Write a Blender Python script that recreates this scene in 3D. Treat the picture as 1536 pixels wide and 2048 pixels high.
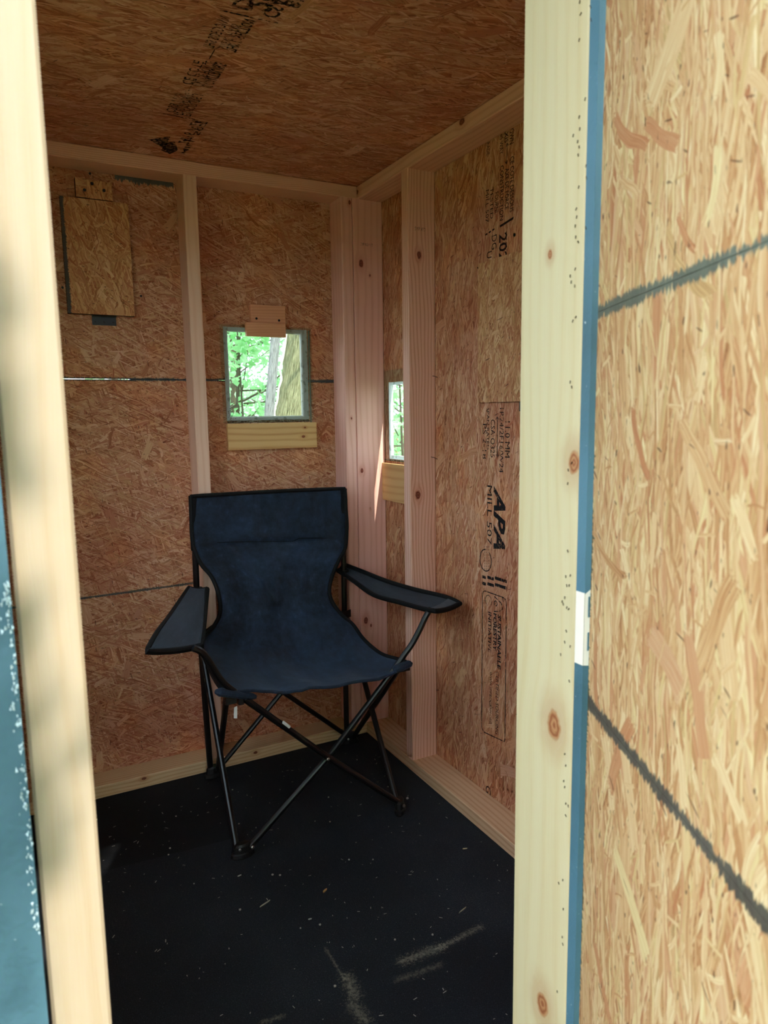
import bpy, bmesh, math, random
from mathutils import Vector, Matrix, noise
random.seed(7)
S = bpy.context.scene
for o in list(bpy.data.objects): bpy.data.objects.remove(o)
COL = S.collection

# ------------------------------------------------------------------ camera
H = 1.10                                    # eye height over the hut floor
RM = ((0.8820, -0.0772, 0.4650), (-0.4710, -0.1150, 0.8746), (-0.0140, -0.9904, -0.1378))
Mc = Matrix(((RM[0][0], -RM[0][1], -RM[0][2]), (RM[1][0], -RM[1][1], -RM[1][2]), (RM[2][0], -RM[2][1], -RM[2][2])))
q = Mc.to_quaternion(); Mo = q.to_matrix()
cd = bpy.data.cameras.new('camera'); cam = bpy.data.objects.new('camera', cd); COL.objects.link(cam)
cam.rotation_mode = 'QUATERNION'; cam.rotation_quaternion = q; cam.location = (0, 0, H)
cd.sensor_fit = 'VERTICAL'; cd.sensor_height = 36.0; cd.sensor_width = 27.0
cd.lens = 1420 / 2048 * 36.0
cd.clip_start = 0.02
cd.dof.use_dof = True; cd.dof.focus_distance = 1.9; cd.dof.aperture_fstop = 11
S.camera = cam

def ray(px, py):                            # direction through a photograph pixel (for measuring positions only)
    v = Vector(((px - 768) / 1420, -(py - 1024) / 1420, -1)); return Mo @ v
def ony(px, py, y): r = ray(px, py); return Vector((0, 0, H)) + r * (y / r.y)
def onz(px, py, z=0.0): r = ray(px, py); return Vector((0, 0, H)) + r * ((z - H) / r.z)
def onx(px, py, x): r = ray(px, py); return Vector((0, 0, H)) + r * (x / r.x)
def onv(px, py, a, b):                      # vertical plane through plan points a, b
    n = Vector((b[1] - a[1], a[0] - b[0])); r = ray(px, py)
    t = (n.x * a[0] + n.y * a[1]) / (n.x * r.x + n.y * r.y)
    return Vector((0, 0, H)) + r * t

# ------------------------------------------------------------------ world, sun, exposure
W = bpy.data.worlds.new('sky'); S.world = W; W.use_nodes = True
wn = W.node_tree; wn.nodes.clear()
wo = wn.nodes.new('ShaderNodeOutputWorld'); wb = wn.nodes.new('ShaderNodeBackground')
wb.inputs[0].default_value = (0.84, 0.93, 1.06, 1); wb.inputs[1].default_value = 2.4
wn.links.new(wb.outputs[0], wo.inputs[0])
SUN = Vector((0.12, -0.62, 0.78)).normalized()
sd = bpy.data.lights.new('sun', 'SUN'); sd.energy = 5.0; sd.angle = math.radians(0.6); sd.color = (1, 0.93, 0.82)
so = bpy.data.objects.new('sun', sd); COL.objects.link(so); so.rotation_mode = 'QUATERNION'
so.rotation_quaternion = SUN.to_track_quat('Z', 'Y'); so.location = (0.5, -4, 6)
S.view_settings.view_transform = 'Standard'; S.view_settings.look = 'None'
S.view_settings.exposure = 0.86; S.view_settings.gamma = 1; S.view_settings.use_curve_mapping = False
S.cycles.max_bounces = 7; S.cycles.diffuse_bounces = 4; S.cycles.glossy_bounces = 2; S.cycles.transparent_max_bounces = 10
S.cycles.use_adaptive_sampling = True; S.cycles.adaptive_threshold = 0.08; S.cycles.adaptive_min_samples = 8
S.cycles.use_denoising = True

# ------------------------------------------------------------------ mesh helpers
class MB:
    def __init__(s): s.v = []; s.f = []; s.uv = []; s.m = []; s.smooth = []
    def face(s, pts, uvs=None, mi=0, smooth=False):
        n = len(s.v); s.v += [tuple(p) for p in pts]; s.f.append(tuple(range(n, n + len(pts))))
        s.uv += list(uvs) if uvs else [(p[0] + .37 * p[1], p[2] + .21 * p[1]) for p in pts]; s.m.append(mi); s.smooth.append(smooth)
    def box(s, lo, hi, axis=0, off=0.0, mi=0, bev=0.0, R=None, mis=None):
        """box with metric UVs: u along `axis`, v across with .2 m per long face; small chamfer bev; R maps points"""
        lo = list(lo); hi = list(hi); a = axis; b, c = [k for k in range(3) if k != axis]
        T = R if R else (lambda p: p)
        # rounded rect profile in (b, c)
        e = bev
        pr = [(lo[b]+e, lo[c]), (hi[b]-e, lo[c]), (hi[b], lo[c]+e), (hi[b], hi[c]-e), (hi[b]-e, hi[c]), (lo[b]+e, hi[c]), (lo[b], hi[c]-e), (lo[b], lo[c]+e)] if e > 0 else \
             [(lo[b], lo[c]), (hi[b], lo[c]), (hi[b], hi[c]), (lo[b], hi[c])]
        sgn = 1 if (a, b, c) in ((0, 1, 2), (2, 0, 1)) else -1
        n = len(pr); k = 0
        def P(t, q): p = [0, 0, 0]; p[a] = t; p[b] = q[0]; p[c] = q[1]; return T(Vector(p))
        per = off
        for i in range(n):
            p, r = pr[i], pr[(i + 1) % n]; d = math.hypot(r[0]-p[0], r[1]-p[1])
            pts = [P(lo[a], p), P(hi[a], p), P(hi[a], r), P(lo[a], r)]
            uv = [(lo[a], per), (hi[a], per), (hi[a], per + d), (lo[a], per + d)]
            if sgn > 0: pts.reverse(); uv.reverse()
            s.face(pts, uv, mi); per += d
        for t, fl in ((lo[a], 1), (hi[a], 0)):
            pts = [P(t, p) for p in pr]; uv = [(p[0] * .3, p[1] * .3 + 3) for p in pr]
            if (fl == 1) == (sgn > 0): pts.reverse(); uv.reverse()
            s.face(pts, uv, mi)
        return s
    def sheet(s, A, B, fix, ax, us, vs, holes=(), mi_back=0, mi_edge=0):
        """sheet perpendicular to axis `fix` between A and B (A = seen side); grid us x vs in the other two axes with rectangular holes.
        ax = (axis of u, axis of v)"""
        us = sorted(set([us[0], us[1]] + [h[i] for h in holes for i in (0, 1)])); vs = sorted(set([vs[0], vs[1]] + [h[i] for h in holes for i in (2, 3)]))
        def cell(i, j):
            if i < 0 or j < 0 or i >= len(us) - 1 or j >= len(vs) - 1: return False
            u = (us[i] + us[i+1]) / 2; v = (vs[j] + vs[j+1]) / 2
            return not any(h[0] < u < h[1] and h[2] < v < h[3] for h in holes)
        def P(u, v, w): p = [0, 0, 0]; p[ax[0]] = u; p[ax[1]] = v; p[fix] = w; return p
        for i in range(len(us) - 1):
            for j in range(len(vs) - 1):
                if not cell(i, j): continue
                c = [(us[i], vs[j]), (us[i+1], vs[j]), (us[i+1], vs[j+1]), (us[i], vs[j+1])]
                s.face([P(u, v, A) for u, v in c], c, 0); s.face([P(u, v, B) for u, v in c][::-1], c[::-1], mi_back)
                for (di, dj, e) in ((0, -1, (0, 1)), (1, 0, (1, 2)), (0, 1, (2, 3)), (-1, 0, (3, 0))):
                    if not cell(i + di, j + dj):
                        p, r = c[e[0]], c[e[1]]
                        s.face([P(*p, A), P(*p, B), P(*r, B), P(*r, A)], [p, (p[0] + .011, p[1] + .011), (r[0] + .011, r[1] + .011), r], mi_edge)
        return s
    def tube(s, pts, r, n=10, mi=0, cap=True):
        pts = [Vector(p) for p in pts]; rs = r if isinstance(r, (list, tuple)) else [r] * len(pts)
        up = None; rings = []; L = 0
        for i, p in enumerate(pts):
            d = (pts[min(i+1, len(pts)-1)] - pts[max(i-1, 0)]).normalized()
            if up is None: up = d.orthogonal().normalized()
            up = (up - d * up.dot(d)).normalized(); sd_ = d.cross(up)
            if i: L += (p - pts[i-1]).length
            rings.append(([p + (up * math.cos(k*2*math.pi/n) + sd_ * math.sin(k*2*math.pi/n)) * rs[i] for k in range(n)], L))
        base = len(s.v)
        for (a, la), (b, lb) in zip(rings, rings[1:]):
            for k in range(n):
                k2 = (k + 1) % n; c = 2*math.pi*rs[0]/n
                s.face([a[k], a[k2], b[k2], b[k]], [(la, k*c), (la, (k+1)*c), (lb, (k+1)*c), (lb, k*c)], mi, True)
        if cap:
            s.face(rings[0][0][::-1], mi=mi); s.face(rings[-1][0], mi=mi)
        return s

def wloc(o):
    p = Vector((0, 0, 0))
    while o is not None: p += o.location; o = o.parent
    return p
def build(name, mb, mats, parent=None, merge=False, loc=None):
    me = bpy.data.meshes.new(name)
    off = wloc(parent) if parent else Vector((0, 0, 0))
    if loc is None:
        xs = [v[0] for v in mb.v]; ys = [v[1] for v in mb.v]; zs = [v[2] for v in mb.v]
        loc = Vector(((min(xs)+max(xs))/2, (min(ys)+max(ys))/2, min(zs)))
    loc = Vector(loc)
    me.from_pydata([tuple(Vector(v) - loc) for v in mb.v], [], mb.f)
    uvl = me.uv_layers.new(name='UVMap')
    for i, uv in enumerate(mb.uv): uvl.data[i].uv = uv
    for p, mi, sm in zip(me.polygons, mb.m, mb.smooth): p.material_index = mi; p.use_smooth = sm
    for m in (mats if isinstance(mats, (list, tuple)) else [mats]): me.materials.append(m)
    if merge:
        bm = bmesh.new(); bm.from_mesh(me); bmesh.ops.remove_doubles(bm, verts=bm.verts, dist=1e-5); bm.to_mesh(me); bm.free()
    o = bpy.data.objects.new(name, me); COL.objects.link(o)
    o.parent = parent; o.location = loc - off
    return o
def tag(o, label=None, cat=None, group=None, kind=None):
    for k, v in (('label', label), ('category', cat), ('group', group), ('kind', kind)):
        if v: o[k] = v
    return o
def thing(name, loc, label=None, cat=None, group=None, kind=None):
    o = bpy.data.objects.new(name, None); o.empty_display_size = .05; COL.objects.link(o); o.location = loc
    return tag(o, label, cat, group, kind)

# ------------------------------------------------------------------ node helpers
class NT:
    def __init__(s, name, rough=0.8, spec=0.2):
        s.m = bpy.data.materials.new(name); s.m.use_nodes = True; s.t = s.m.node_tree; s.t.nodes.clear()
        s.out = s.t.nodes.new('ShaderNodeOutputMaterial'); s.b = s.t.nodes.new('ShaderNodeBsdfPrincipled')
        s.b.inputs['Roughness'].default_value = rough; s.b.inputs['Specular IOR Level'].default_value = spec
        s.t.links.new(s.b.outputs[0], s.out.inputs[0])
    def put(s, sock, v):
        if isinstance(v, bpy.types.NodeSocket): s.t.links.new(v, sock)
        elif v is not None:
            if hasattr(sock.default_value, '__len__') and not hasattr(v, '__len__'): v = (v,) * len(sock.default_value)
            if hasattr(sock.default_value, '__len__') and len(sock.default_value) == 4 and len(v) == 3: v = (*v, 1)
            sock.default_value = v
    def M(s, op, a, b=None, c=None, clamp=False):
        n = s.t.nodes.new('ShaderNodeMath'); n.operation = op; n.use_clamp = clamp
        s.put(n.inputs[0], a); s.put(n.inputs[1], b)
        if c is not None: s.put(n.inputs[2], c)
        return n.outputs[0]
    def V(s, op, a, b=None, scale=None):
        n = s.t.nodes.new('ShaderNodeVectorMath'); n.operation = op; s.put(n.inputs[0], a)
        if b is not None: s.put(n.inputs[1], b)
        if scale is not None: s.put(n.inputs['Scale'], scale)
        return n.outputs['Value'] if op in ('LENGTH', 'DOT_PRODUCT', 'DISTANCE') else n.outputs[0]
    def uv(s): n = s.t.nodes.new('ShaderNodeTexCoord'); return n.outputs['UV']
    def obj(s): n = s.t.nodes.new('ShaderNodeTexCoord'); return n.outputs['Object']
    def sep(s, v): n = s.t.nodes.new('ShaderNodeSeparateXYZ'); s.put(n.inputs[0], v); return n.outputs
    def comb(s, x, y, z=0.0):
        n = s.t.nodes.new('ShaderNodeCombineXYZ'); s.put(n.inputs[0], x); s.put(n.inputs[1], y); s.put(n.inputs[2], z); return n.outputs[0]
    def rot(s, v, ang):
        n = s.t.nodes.new('ShaderNodeVectorRotate'); n.rotation_type = 'Z_AXIS'; s.put(n.inputs['Vector'], v); s.put(n.inputs['Angle'], ang); return n.outputs[0]
    def noise(s, v, scale=5, detail=2, rough=.5, dim='2D', dist=0.0):
        n = s.t.nodes.new('ShaderNodeTexNoise'); n.noise_dimensions = dim; s.put(n.inputs['Vector'], v)
        n.inputs['Scale'].default_value = scale; n.inputs['Detail'].default_value = detail; n.inputs['Roughness'].default_value = rough; n.inputs['Distortion'].default_value = dist
        return n.outputs
    def voro(s, v, scale=1, metric='EUCLIDEAN', rnd=1.0, feature='F1', dim='2D'):
        n = s.t.nodes.new('ShaderNodeTexVoronoi'); n.voronoi_dimensions = dim; n.distance = metric; n.feature = feature
        s.put(n.inputs['Vector'], v); n.inputs['Scale'].default_value = scale; n.inputs['Randomness'].default_value = rnd; return n.outputs
    def mix(s, f, a, b, mode='MIX'):
        n = s.t.nodes.new('ShaderNodeMix'); n.data_type = 'RGBA'; n.blend_type = mode
        s.put(n.inputs[0], f); s.put(n.inputs[6], a); s.put(n.inputs[7], b); return n.outputs[2]
    def lerp(s, f, a, b): return s.M('ADD', a, s.M('MULTIPLY', f, s.M('SUBTRACT', b, a)))
    def ramp(s, f, stops, mode='LINEAR'):
        n = s.t.nodes.new('ShaderNodeValToRGB'); n.color_ramp.interpolation = mode; e = n.color_ramp.elements
        while len(e) < len(stops): e.new(.5)
        for k, (p, c) in zip(e, stops): k.position = p; k.color = (*c, 1) if len(c) == 3 else c
        s.put(n.inputs[0], f); return n.outputs[0]
    def step(s, v, lo, hi):
        n = s.t.nodes.new('ShaderNodeMapRange'); n.interpolation_type = 'SMOOTHSTEP'; s.put(n.inputs[0], v)
        n.inputs[1].default_value = lo; n.inputs[2].default_value = hi; return n.outputs[0]
    def bump(s, h, dist=.001, strength=1.0):
        n = s.t.nodes.new('ShaderNodeBump'); n.inputs['Strength'].default_value = strength; n.inputs['Distance'].default_value = dist
        s.put(n.inputs['Height'], h); s.t.links.new(n.outputs[0], s.b.inputs['Normal'])
    def base(s, c): s.put(s.b.inputs['Base Color'], c); return s.m

def sr(r, g, b):                            # 8-bit sRGB to linear
    f = lambda c: (c/255/12.92) if c/255 <= .04045 else ((c/255+.055)/1.055)**2.4
    return (f(r), f(g), f(b))

def make_osb(name, tint=(1, 1, 1), dominant=0.0, spread=1.0, size=1.0, marks=(), edges=(), contrast=1.0, seed=0, patchy=.0, bigs=((.075, .42, .07, .35, 0.0), (.05, .46, .06, .4, .6), (.11, .40, .085, .35, .9), (.026, .44, .045, .4, -.3))):
    """oriented strand board: strands of several layers, each with its own turn, tone and grain. u, v in metres"""
    N = NT(name, .62, .25)
    uv = N.V('ADD', N.uv(), (seed * 3.7, seed * 1.9, 0))
    wob = N.noise(uv, 9, 2)[1]; jg = N.noise(uv, 420, 2, .7)[0]
    c = N.V('ADD', uv, N.V('SCALE', N.V('SUBTRACT', wob, (.5, .5, .5)), scale=.022))
    tone = hgt = hue = gx = gy = None
    layers = [(0.0, .085, .017), (1.0, .06, .012), (-.75, .07, .014), (.35, .075, .012), (-.3, .06, .009), (.75, .05, .0042), (-.5, .045, .0034), (.1, .06, .0030)]
    for i, (ang, ln, wd) in enumerate(layers):
        p = N.rot(N.V('ADD', c, (i * 5.3 + seed, i * 2.7, 0)), dominant + ang * spread)
        x, y, _ = N.sep(p)
        vo = N.voro(N.comb(N.M('DIVIDE', x, ln * size), N.M('DIVIDE', y, wd * size)), 1, 'MINKOWSKI' if i < 3 else 'EUCLIDEAN', .95)
        r, g, b = N.sep(vo['Color'])[:3]
        ly = N.M('ADD', y, N.M('MULTIPLY', r, .37))
        if tone is None: tone, hgt, hue, gx, gy = r, N.M('MULTIPLY', g, .3), b, x, ly
        else:
            mk = N.M('GREATER_THAN', g, (.50, .62, .58, .66, .70, .74, .72)[i - 1])
            tone = N.lerp(mk, tone, r); hue = N.lerp(mk, hue, b); gx = N.lerp(mk, gx, x); gy = N.lerp(mk, gy, ly)
            hgt = N.lerp(mk, hgt, N.M('ADD', .15 * i, N.M('MULTIPLY', g, .35)))
            if i < 5: tone = N.M('SUBTRACT', tone, N.M('MULTIPLY', N.M('MULTIPLY', mk, N.step(vo['Distance'], .62, .9)), .22))
    for i, (sc, hl, hw, pr, a0) in enumerate(bigs):
        q_ = N.V('SCALE', N.V('ADD', c, (i * 7.1 + 2 + seed, i * 3.3, 0)), scale=1 / (sc * size))
        vo = N.voro(q_, 1, 'EUCLIDEAN', .8); r, g, b = N.sep(vo['Color'])[:3]
        lc = N.rot(N.V('SUBTRACT', q_, vo['Position']), N.M('ADD', dominant + a0 * spread, N.M('MULTIPLY', N.M('SUBTRACT', r, .5), 2.2 * spread)))
        x, y, _ = N.sep(lc)
        mx = N.M('LESS_THAN', N.M('ADD', N.M('ABSOLUTE', x), N.M('MULTIPLY', jg, .20)), hl)
        my = N.M('LESS_THAN', N.M('ABSOLUTE', N.M('ADD', y, N.M('MULTIPLY', N.M('MULTIPLY', x, x), N.M('SUBTRACT', g, .5)))), N.M('MULTIPLY', hw, N.M('ADD', .5, g)))
        mk = N.M('MULTIPLY', N.M('MULTIPLY', mx, my), N.M('LESS_THAN', b, pr))
        tone = N.lerp(mk, tone, g); hgt = N.lerp(mk, hgt, 1.0 + .2 * i); hue = N.lerp(mk, hue, N.M('MULTIPLY', b, 2.8))
        gx = N.lerp(mk, gx, N.M('MULTIPLY', x, sc * size)); gy = N.lerp(mk, gy, N.M('ADD', N.M('MULTIPLY', y, sc * size), N.M('MULTIPLY', g, .91)))
    grain = N.noise(N.comb(N.M('MULTIPLY', gx, 11 / size), N.M('MULTIPLY', gy, 620 / size)), 1, 3, .7)[0]
    grain = N.M('ADD', N.M('MULTIPLY', N.M('SUBTRACT', grain, .5), 1.5), .5)
    big = N.noise(uv, 3.5, 2)[0]
    t = N.M('ADD', N.M('MULTIPLY', tone, .50 * contrast), N.M('MULTIPLY', grain, .60 * contrast))
    t = N.M('ADD', t, .5 - .55 * contrast)
    t = N.M('ADD', t, N.M('MULTIPLY', N.M('SUBTRACT', big, .5), .25), clamp=True)
    col = N.ramp(t, [(0.0, sr(150, 100, 64)), (.22, sr(184, 136, 90)), (.42, sr(206, 168, 120)), (.62, sr(217, 186, 140)), (.8, sr(228, 206, 160)), (1.0, sr(240, 228, 190))])
    col = N.mix(N.M('MULTIPLY', N.step(hue, .72, .95), .55), col, sr(186, 122, 86))       # reddish strands
    col = N.mix(N.M('MULTIPLY', N.step(hue, .22, .05), .35), col, sr(222, 212, 150))      # greenish cream sapwood
    sp = N.noise(N.V('MULTIPLY', c, (70, 190, 1)), 1, 2)[0]
    col = N.mix(N.M('MULTIPLY', N.step(sp, .72, .77), .75), col, sr(70, 36, 26))          # dark bark specks
    sp2 = N.noise(N.V('MULTIPLY', N.rot(N.V('ADD', c, (4, 9, 0)), 1.1 + dominant), (26, 150, 1)), 1, 1)[0]
    col = N.mix(N.M('MULTIPLY', N.step(sp2, .785, .82), .7), col, sr(84, 46, 30))
    if patchy:
        pn = N.noise(uv, 3.2, 3, .6)[0]; pm = N.noise(N.V('ADD', uv, (9, 4, 0)), 6, 3, .6)[0]
        col = N.mix(N.M('MULTIPLY', N.step(pn, .48, .66), patchy), col, (.86, .66, .66), 'MULTIPLY'); col = N.mix(N.M('MULTIPLY', N.step(pm, .50, .68), patchy), col, (1.12, .98, .80), 'MULTIPLY')
    col = N.mix(1.0, col, tint, 'MULTIPLY')
    u, v, _ = N.sep(N.uv())
    if marks or edges:
        jn = N.noise(N.V('MULTIPLY', N.uv(), (1, 1, 1)), 60, 3, .7)[0]; jn2 = N.noise(N.uv(), 14, 2)[0]
        jv = N.M('ADD', N.M('MULTIPLY', N.M('SUBTRACT', jn, .5), 1.3), N.M('MULTIPLY', N.M('SUBTRACT', jn2, .5), 1.3))
        for (a, b, cc, w, dk, r0, r1) in marks:   # overspray of the blue-black paint along a joint, from r0 to r1 along the other axis
            dd = N.M('ABSOLUTE', N.M('SUBTRACT', N.M('ADD', N.M('MULTIPLY', u, a), N.M('MULTIPLY', v, b)), cc))
            al, ac = (v, u) if abs(a) > abs(b) else (u, v)
            jv = N.M('ADD', N.M('MULTIPLY', N.M('SUBTRACT', N.noise(N.comb(N.M('MULTIPLY', al, 1.6 / w), N.M('MULTIPLY', ac, .16 / w)), 1, 3, .8)[0], .5), 2.6), N.M('MULTIPLY', N.M('SUBTRACT', jn2, .5), 1.2))
            k = N.step(N.M('ADD', N.M('DIVIDE', dd, w), jv), 1.05, .75)
            k = N.M('MULTIPLY', k, N.M('MULTIPLY', N.M('GREATER_THAN', al, r0), N.M('LESS_THAN', al, r1)))
            mc = N.mix(N.M('MULTIPLY', jn2, 1.0), sr(*dk), tuple(min(1, x * 3.0) for x in sr(*dk)))
            col = N.mix(N.M('MULTIPLY', k, .93), col, mc)
    N.base(col)
    N.bump(N.M('ADD', N.M('MULTIPLY', hgt, .8), N.M('MULTIPLY', grain, .5)), .0011, .8)
    return N.m

def make_pine(name, tint=(1, 1, 1), knots=(), seed=0, light=0, freq=120.0, ring=.35, rough=.6, kcol=((88, 46, 34), (158, 92, 62))):
    """sawn pine: growth lines along u that bend around knots. knots: (u, v, radius)"""
    N = NT(name, rough, .3); u, v, _ = N.sep(N.uv())
    y = v; km = 0.0; rings = 0.0
    wv = N.noise(N.comb(N.M('MULTIPLY', u, 1.6), N.M('ADD', N.M('MULTIPLY', v, 7), seed * 7.7)), 1, 2)[0]
    y = N.M('ADD', y, N.M('MULTIPLY', N.M('SUBTRACT', wv, .5), .045))
    halo = 0.0
    for (ku, kv, kr) in knots:
        dx = N.M('MULTIPLY', N.M('SUBTRACT', u, ku), .62); dy = N.M('SUBTRACT', v, kv)
        d2 = N.M('ADD', N.M('ADD', N.M('MULTIPLY', dx, dx), N.M('MULTIPLY', dy, dy)), 1e-7)
        y = N.M('SUBTRACT', y, N.M('MULTIPLY', dy, N.M('MINIMUM', N.M('DIVIDE', kr * kr * 1.6, d2), 1.2)))
        d = N.M('SQRT', d2); nz = N.M('MULTIPLY', N.noise(N.uv(), 90, 2)[0], kr * .5)
        dn = N.M('DIVIDE', N.M('ADD', d, nz), kr)
        k = N.step(dn, 1.25, .95); km = N.M('MAXIMUM', km, k)
        rings = N.M('ADD', rings, N.M('MULTIPLY', k, N.M('SINE', N.M('MULTIPLY', dn, 14))))
        halo = N.M('MAXIMUM', halo, N.step(dn, 3.4, 1.0))
    ph = N.M('ADD', N.M('MULTIPLY', y, freq * 6.2832), N.M('MULTIPLY', N.noise(N.comb(N.M('MULTIPLY', u, .8), N.M('MULTIPLY', v, 3)), 1, 1)[0], 9))
    sn = N.M('MULTIPLY', N.M('ADD', N.M('SINE', ph), 1), .5); sn = N.M('POWER', sn, 2.2)
    fine = N.noise(N.comb(N.M('MULTIPLY', u, 14), N.M('MULTIPLY', y, 900)), 1, 2, .6)[0]
    broad = N.noise(N.comb(N.M('MULTIPLY', u, 1.1), N.M('ADD', N.M('MULTIPLY', v, 22), seed)), 1, 2)[0]
    t = N.M('ADD', N.M('ADD', N.M('MULTIPLY', sn, ring), N.M('MULTIPLY', fine, .28)), N.M('MULTIPLY', broad, .35), clamp=True)
    if light: stops = [(0, sr(246, 234, 200)), (.4, sr(240, 222, 180)), (.75, sr(230, 202, 152)), (1, sr(214, 176, 122))]
    else: stops = [(0, sr(234, 212, 176)), (.4, sr(226, 196, 156)), (.75, sr(208, 166, 126)), (1, sr(184, 134, 96))]
    col = N.ramp(t, stops)
    if knots:
        col = N.mix(N.M('MULTIPLY', halo, .35), col, sr(190, 120, 76))
        kc = N.mix(N.M('MULTIPLY', N.M('ADD', rings, 1), .5), sr(*kcol[0]), sr(*kcol[1])); col = N.mix(km, col, kc)
    col = N.mix(1.0, col, tint, 'MULTIPLY')
    N.base(col); N.bump(N.M('ADD', fine, sn), .0003, .5); return N.m

def kv(lo, hi, axis, bev, p):
    """(u, v) of a point on a box side, in the UVs MB.box gives"""
    b, c = [k for k in range(3) if k != axis]; e = bev; w = hi[b] - lo[b] - 2*e; h = hi[c] - lo[c] - 2*e; ch = e * 2 ** .5
    ds = [abs(p[c] - lo[c]), abs(p[b] - hi[b]), abs(p[c] - hi[c]), abs(p[b] - lo[b])]; k = ds.index(min(ds))
    v = (p[b] - lo[b] - e, w + ch + p[c] - lo[c] - e, w + h + 2*ch + hi[b] - e - p[b], 2*w + h + 3*ch + hi[c] - e - p[c])[k]
    return (p[axis], v)
def plain(name, c, rough=.6, spec=.3, var=.15, scale=40, metal=0.0, bump=0.0):
    N = NT(name, rough, spec); n = N.noise(N.obj(), scale, 3, dim='3D')[0]
    N.b.inputs['Metallic'].default_value = metal
    N.base(N.mix(n, tuple(x * (1 - var) for x in c), tuple(min(1, x * (1 + var)) for x in c)))
    if bump: N.bump(n, bump)
    return N.m

WARM = (.80, .62, .50)
def mark(v, w, r0=-9, r1=9, slope=0.0, c=(50, 58, 58)): return (-slope, 1.0, v, w, c, r0, r1)
osb_A = make_osb('osb_back_wall', (.93, .67, .73), 0.35, 1.25, .85, [mark(1.2075, .0048), mark(.577, .0038, slope=.014), mark(1.765, .012, .33, .49)], seed=1, contrast=1.5, patchy=.6)
osb_B = make_osb('osb_right_wall', (.93, .67, .71), 0.10, .62, 1.1, [], seed=2, contrast=1.4, patchy=.6)
osb_C = make_osb('osb_ceiling', (.92, .63, .80), 0.1, .8, 1.15, [], seed=3, contrast=1.6, patchy=.6)
osb_D = make_osb('osb_door', (1.0, .97, .95), 0.05, .62, .95, [(1.0, 0.0, 1.1865, .006, (62, 72, 66), -9, 9), (1.0, 0.0, .8235, .0065, (50, 52, 50), -9, 9), (0.0, 1.0, -.006, .008, (60, 64, 50), .5, 1.06)], contrast=1.15, seed=4, bigs=((.10, .44, .075, .4, 1.2), (.06, .46, .06, .4, .4), (.15, .42, .075, .4, -.6), (.13, .44, .055, .5, 1.0), (.03, .44, .045, .3, -1.6)))
osb_H = make_osb('osb_hatch', (1.0, .74, .66), 1.2, 1.0, .9, [(1.0, 0.0, .1868, .005, (44, 52, 56), 1.37, 1.70)], seed=5, contrast=1.3)
osb_H2 = make_osb('osb_hatch_two', (.98, .76, .72), 0.1, .8, .9, [], seed=6, contrast=1.3)
NK = dict(freq=150)
pine = [make_pine('pine_%s' % n, t, k, s, 0, f) for n, t, k, s, f in (
    ('plate', (.95, .84, .80), [(.62, .006, .005)], 1, 170), ('stud', (.95, .80, .76), [], 2, 110), ('rosy', (.95, .76, .74), [], 3, 120))]
for _nm, _k in (('shaded_blue_siding_paint', .62), ('blue_siding_paint', 1.0)):  # the darker copy has the left siding's shade put into its colour
    paint_shaded = globals().get('paint_blue'); paint_blue = NT(_nm, .5, .4)
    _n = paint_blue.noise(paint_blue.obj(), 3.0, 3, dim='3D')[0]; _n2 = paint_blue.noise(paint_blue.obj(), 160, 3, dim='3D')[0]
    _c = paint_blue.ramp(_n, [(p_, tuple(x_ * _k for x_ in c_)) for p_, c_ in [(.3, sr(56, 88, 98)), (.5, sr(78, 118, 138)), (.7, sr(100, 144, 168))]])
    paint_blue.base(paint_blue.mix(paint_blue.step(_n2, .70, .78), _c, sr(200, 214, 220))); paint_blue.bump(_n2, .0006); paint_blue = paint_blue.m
def worn_ink(name, c, lo, hi):
    N = NT(name, .8, .1); N.base(c); n = N.noise(N.obj(), 130, 3, .7, '3D')[0]; n2 = N.noise(N.obj(), 14, 2, .5, '3D')[0]
    mx = N.t.nodes.new('ShaderNodeMixShader'); tr = N.t.nodes.new('ShaderNodeBsdfTransparent')
    N.put(mx.inputs[0], N.step(N.M('ADD', N.M('MULTIPLY', n, .7), N.M('MULTIPLY', n2, .3)), lo, hi)); N.t.links.new(N.b.outputs[0], mx.inputs[1]); N.t.links.new(tr.outputs[0], mx.inputs[2]); N.t.links.new(mx.outputs[0], N.out.inputs[0])
    return N.m
ink = worn_ink('stamp_ink', sr(34, 32, 34), .52, .64)
ink_faint = worn_ink('faint_stamp_ink', sr(110, 80, 64), .42, .60)
black_metal = plain('black_painted_steel', sr(26, 27, 30), .35, .5, .2)
screw_m = plain('dark_screw', sr(28, 22, 24), .5, .4)
steel = plain('bright_rivet_steel', sr(190, 190, 190), .3, .5, .1, 40, 1.0)
white_plastic = plain('white_label', sr(220, 222, 220), .5, .3, .05)

# ------------------------------------------------------------------ the hut
XL, XB, YF, YA, ZC = -0.075, 1.126, 0.589, 2.19, 1.805      # inner faces of the sheathing; framing stands inside them
T = 0.0115; D = 0.089; TH = 0.038
A_FR, B_FR = YA - D, XB - D
WA = (0.628, 0.871, 1.094, 1.357)           # window openings (u0,u1,z0,z1)
WB = (1.815, 2.072, 0.95, 1.20)
WL = (0.90, 1.70, 0.80, 1.60)               # unseen side opening added to brighten the room; front one unused
WF = (0.64, 1.00, 1.02, 1.46)

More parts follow.
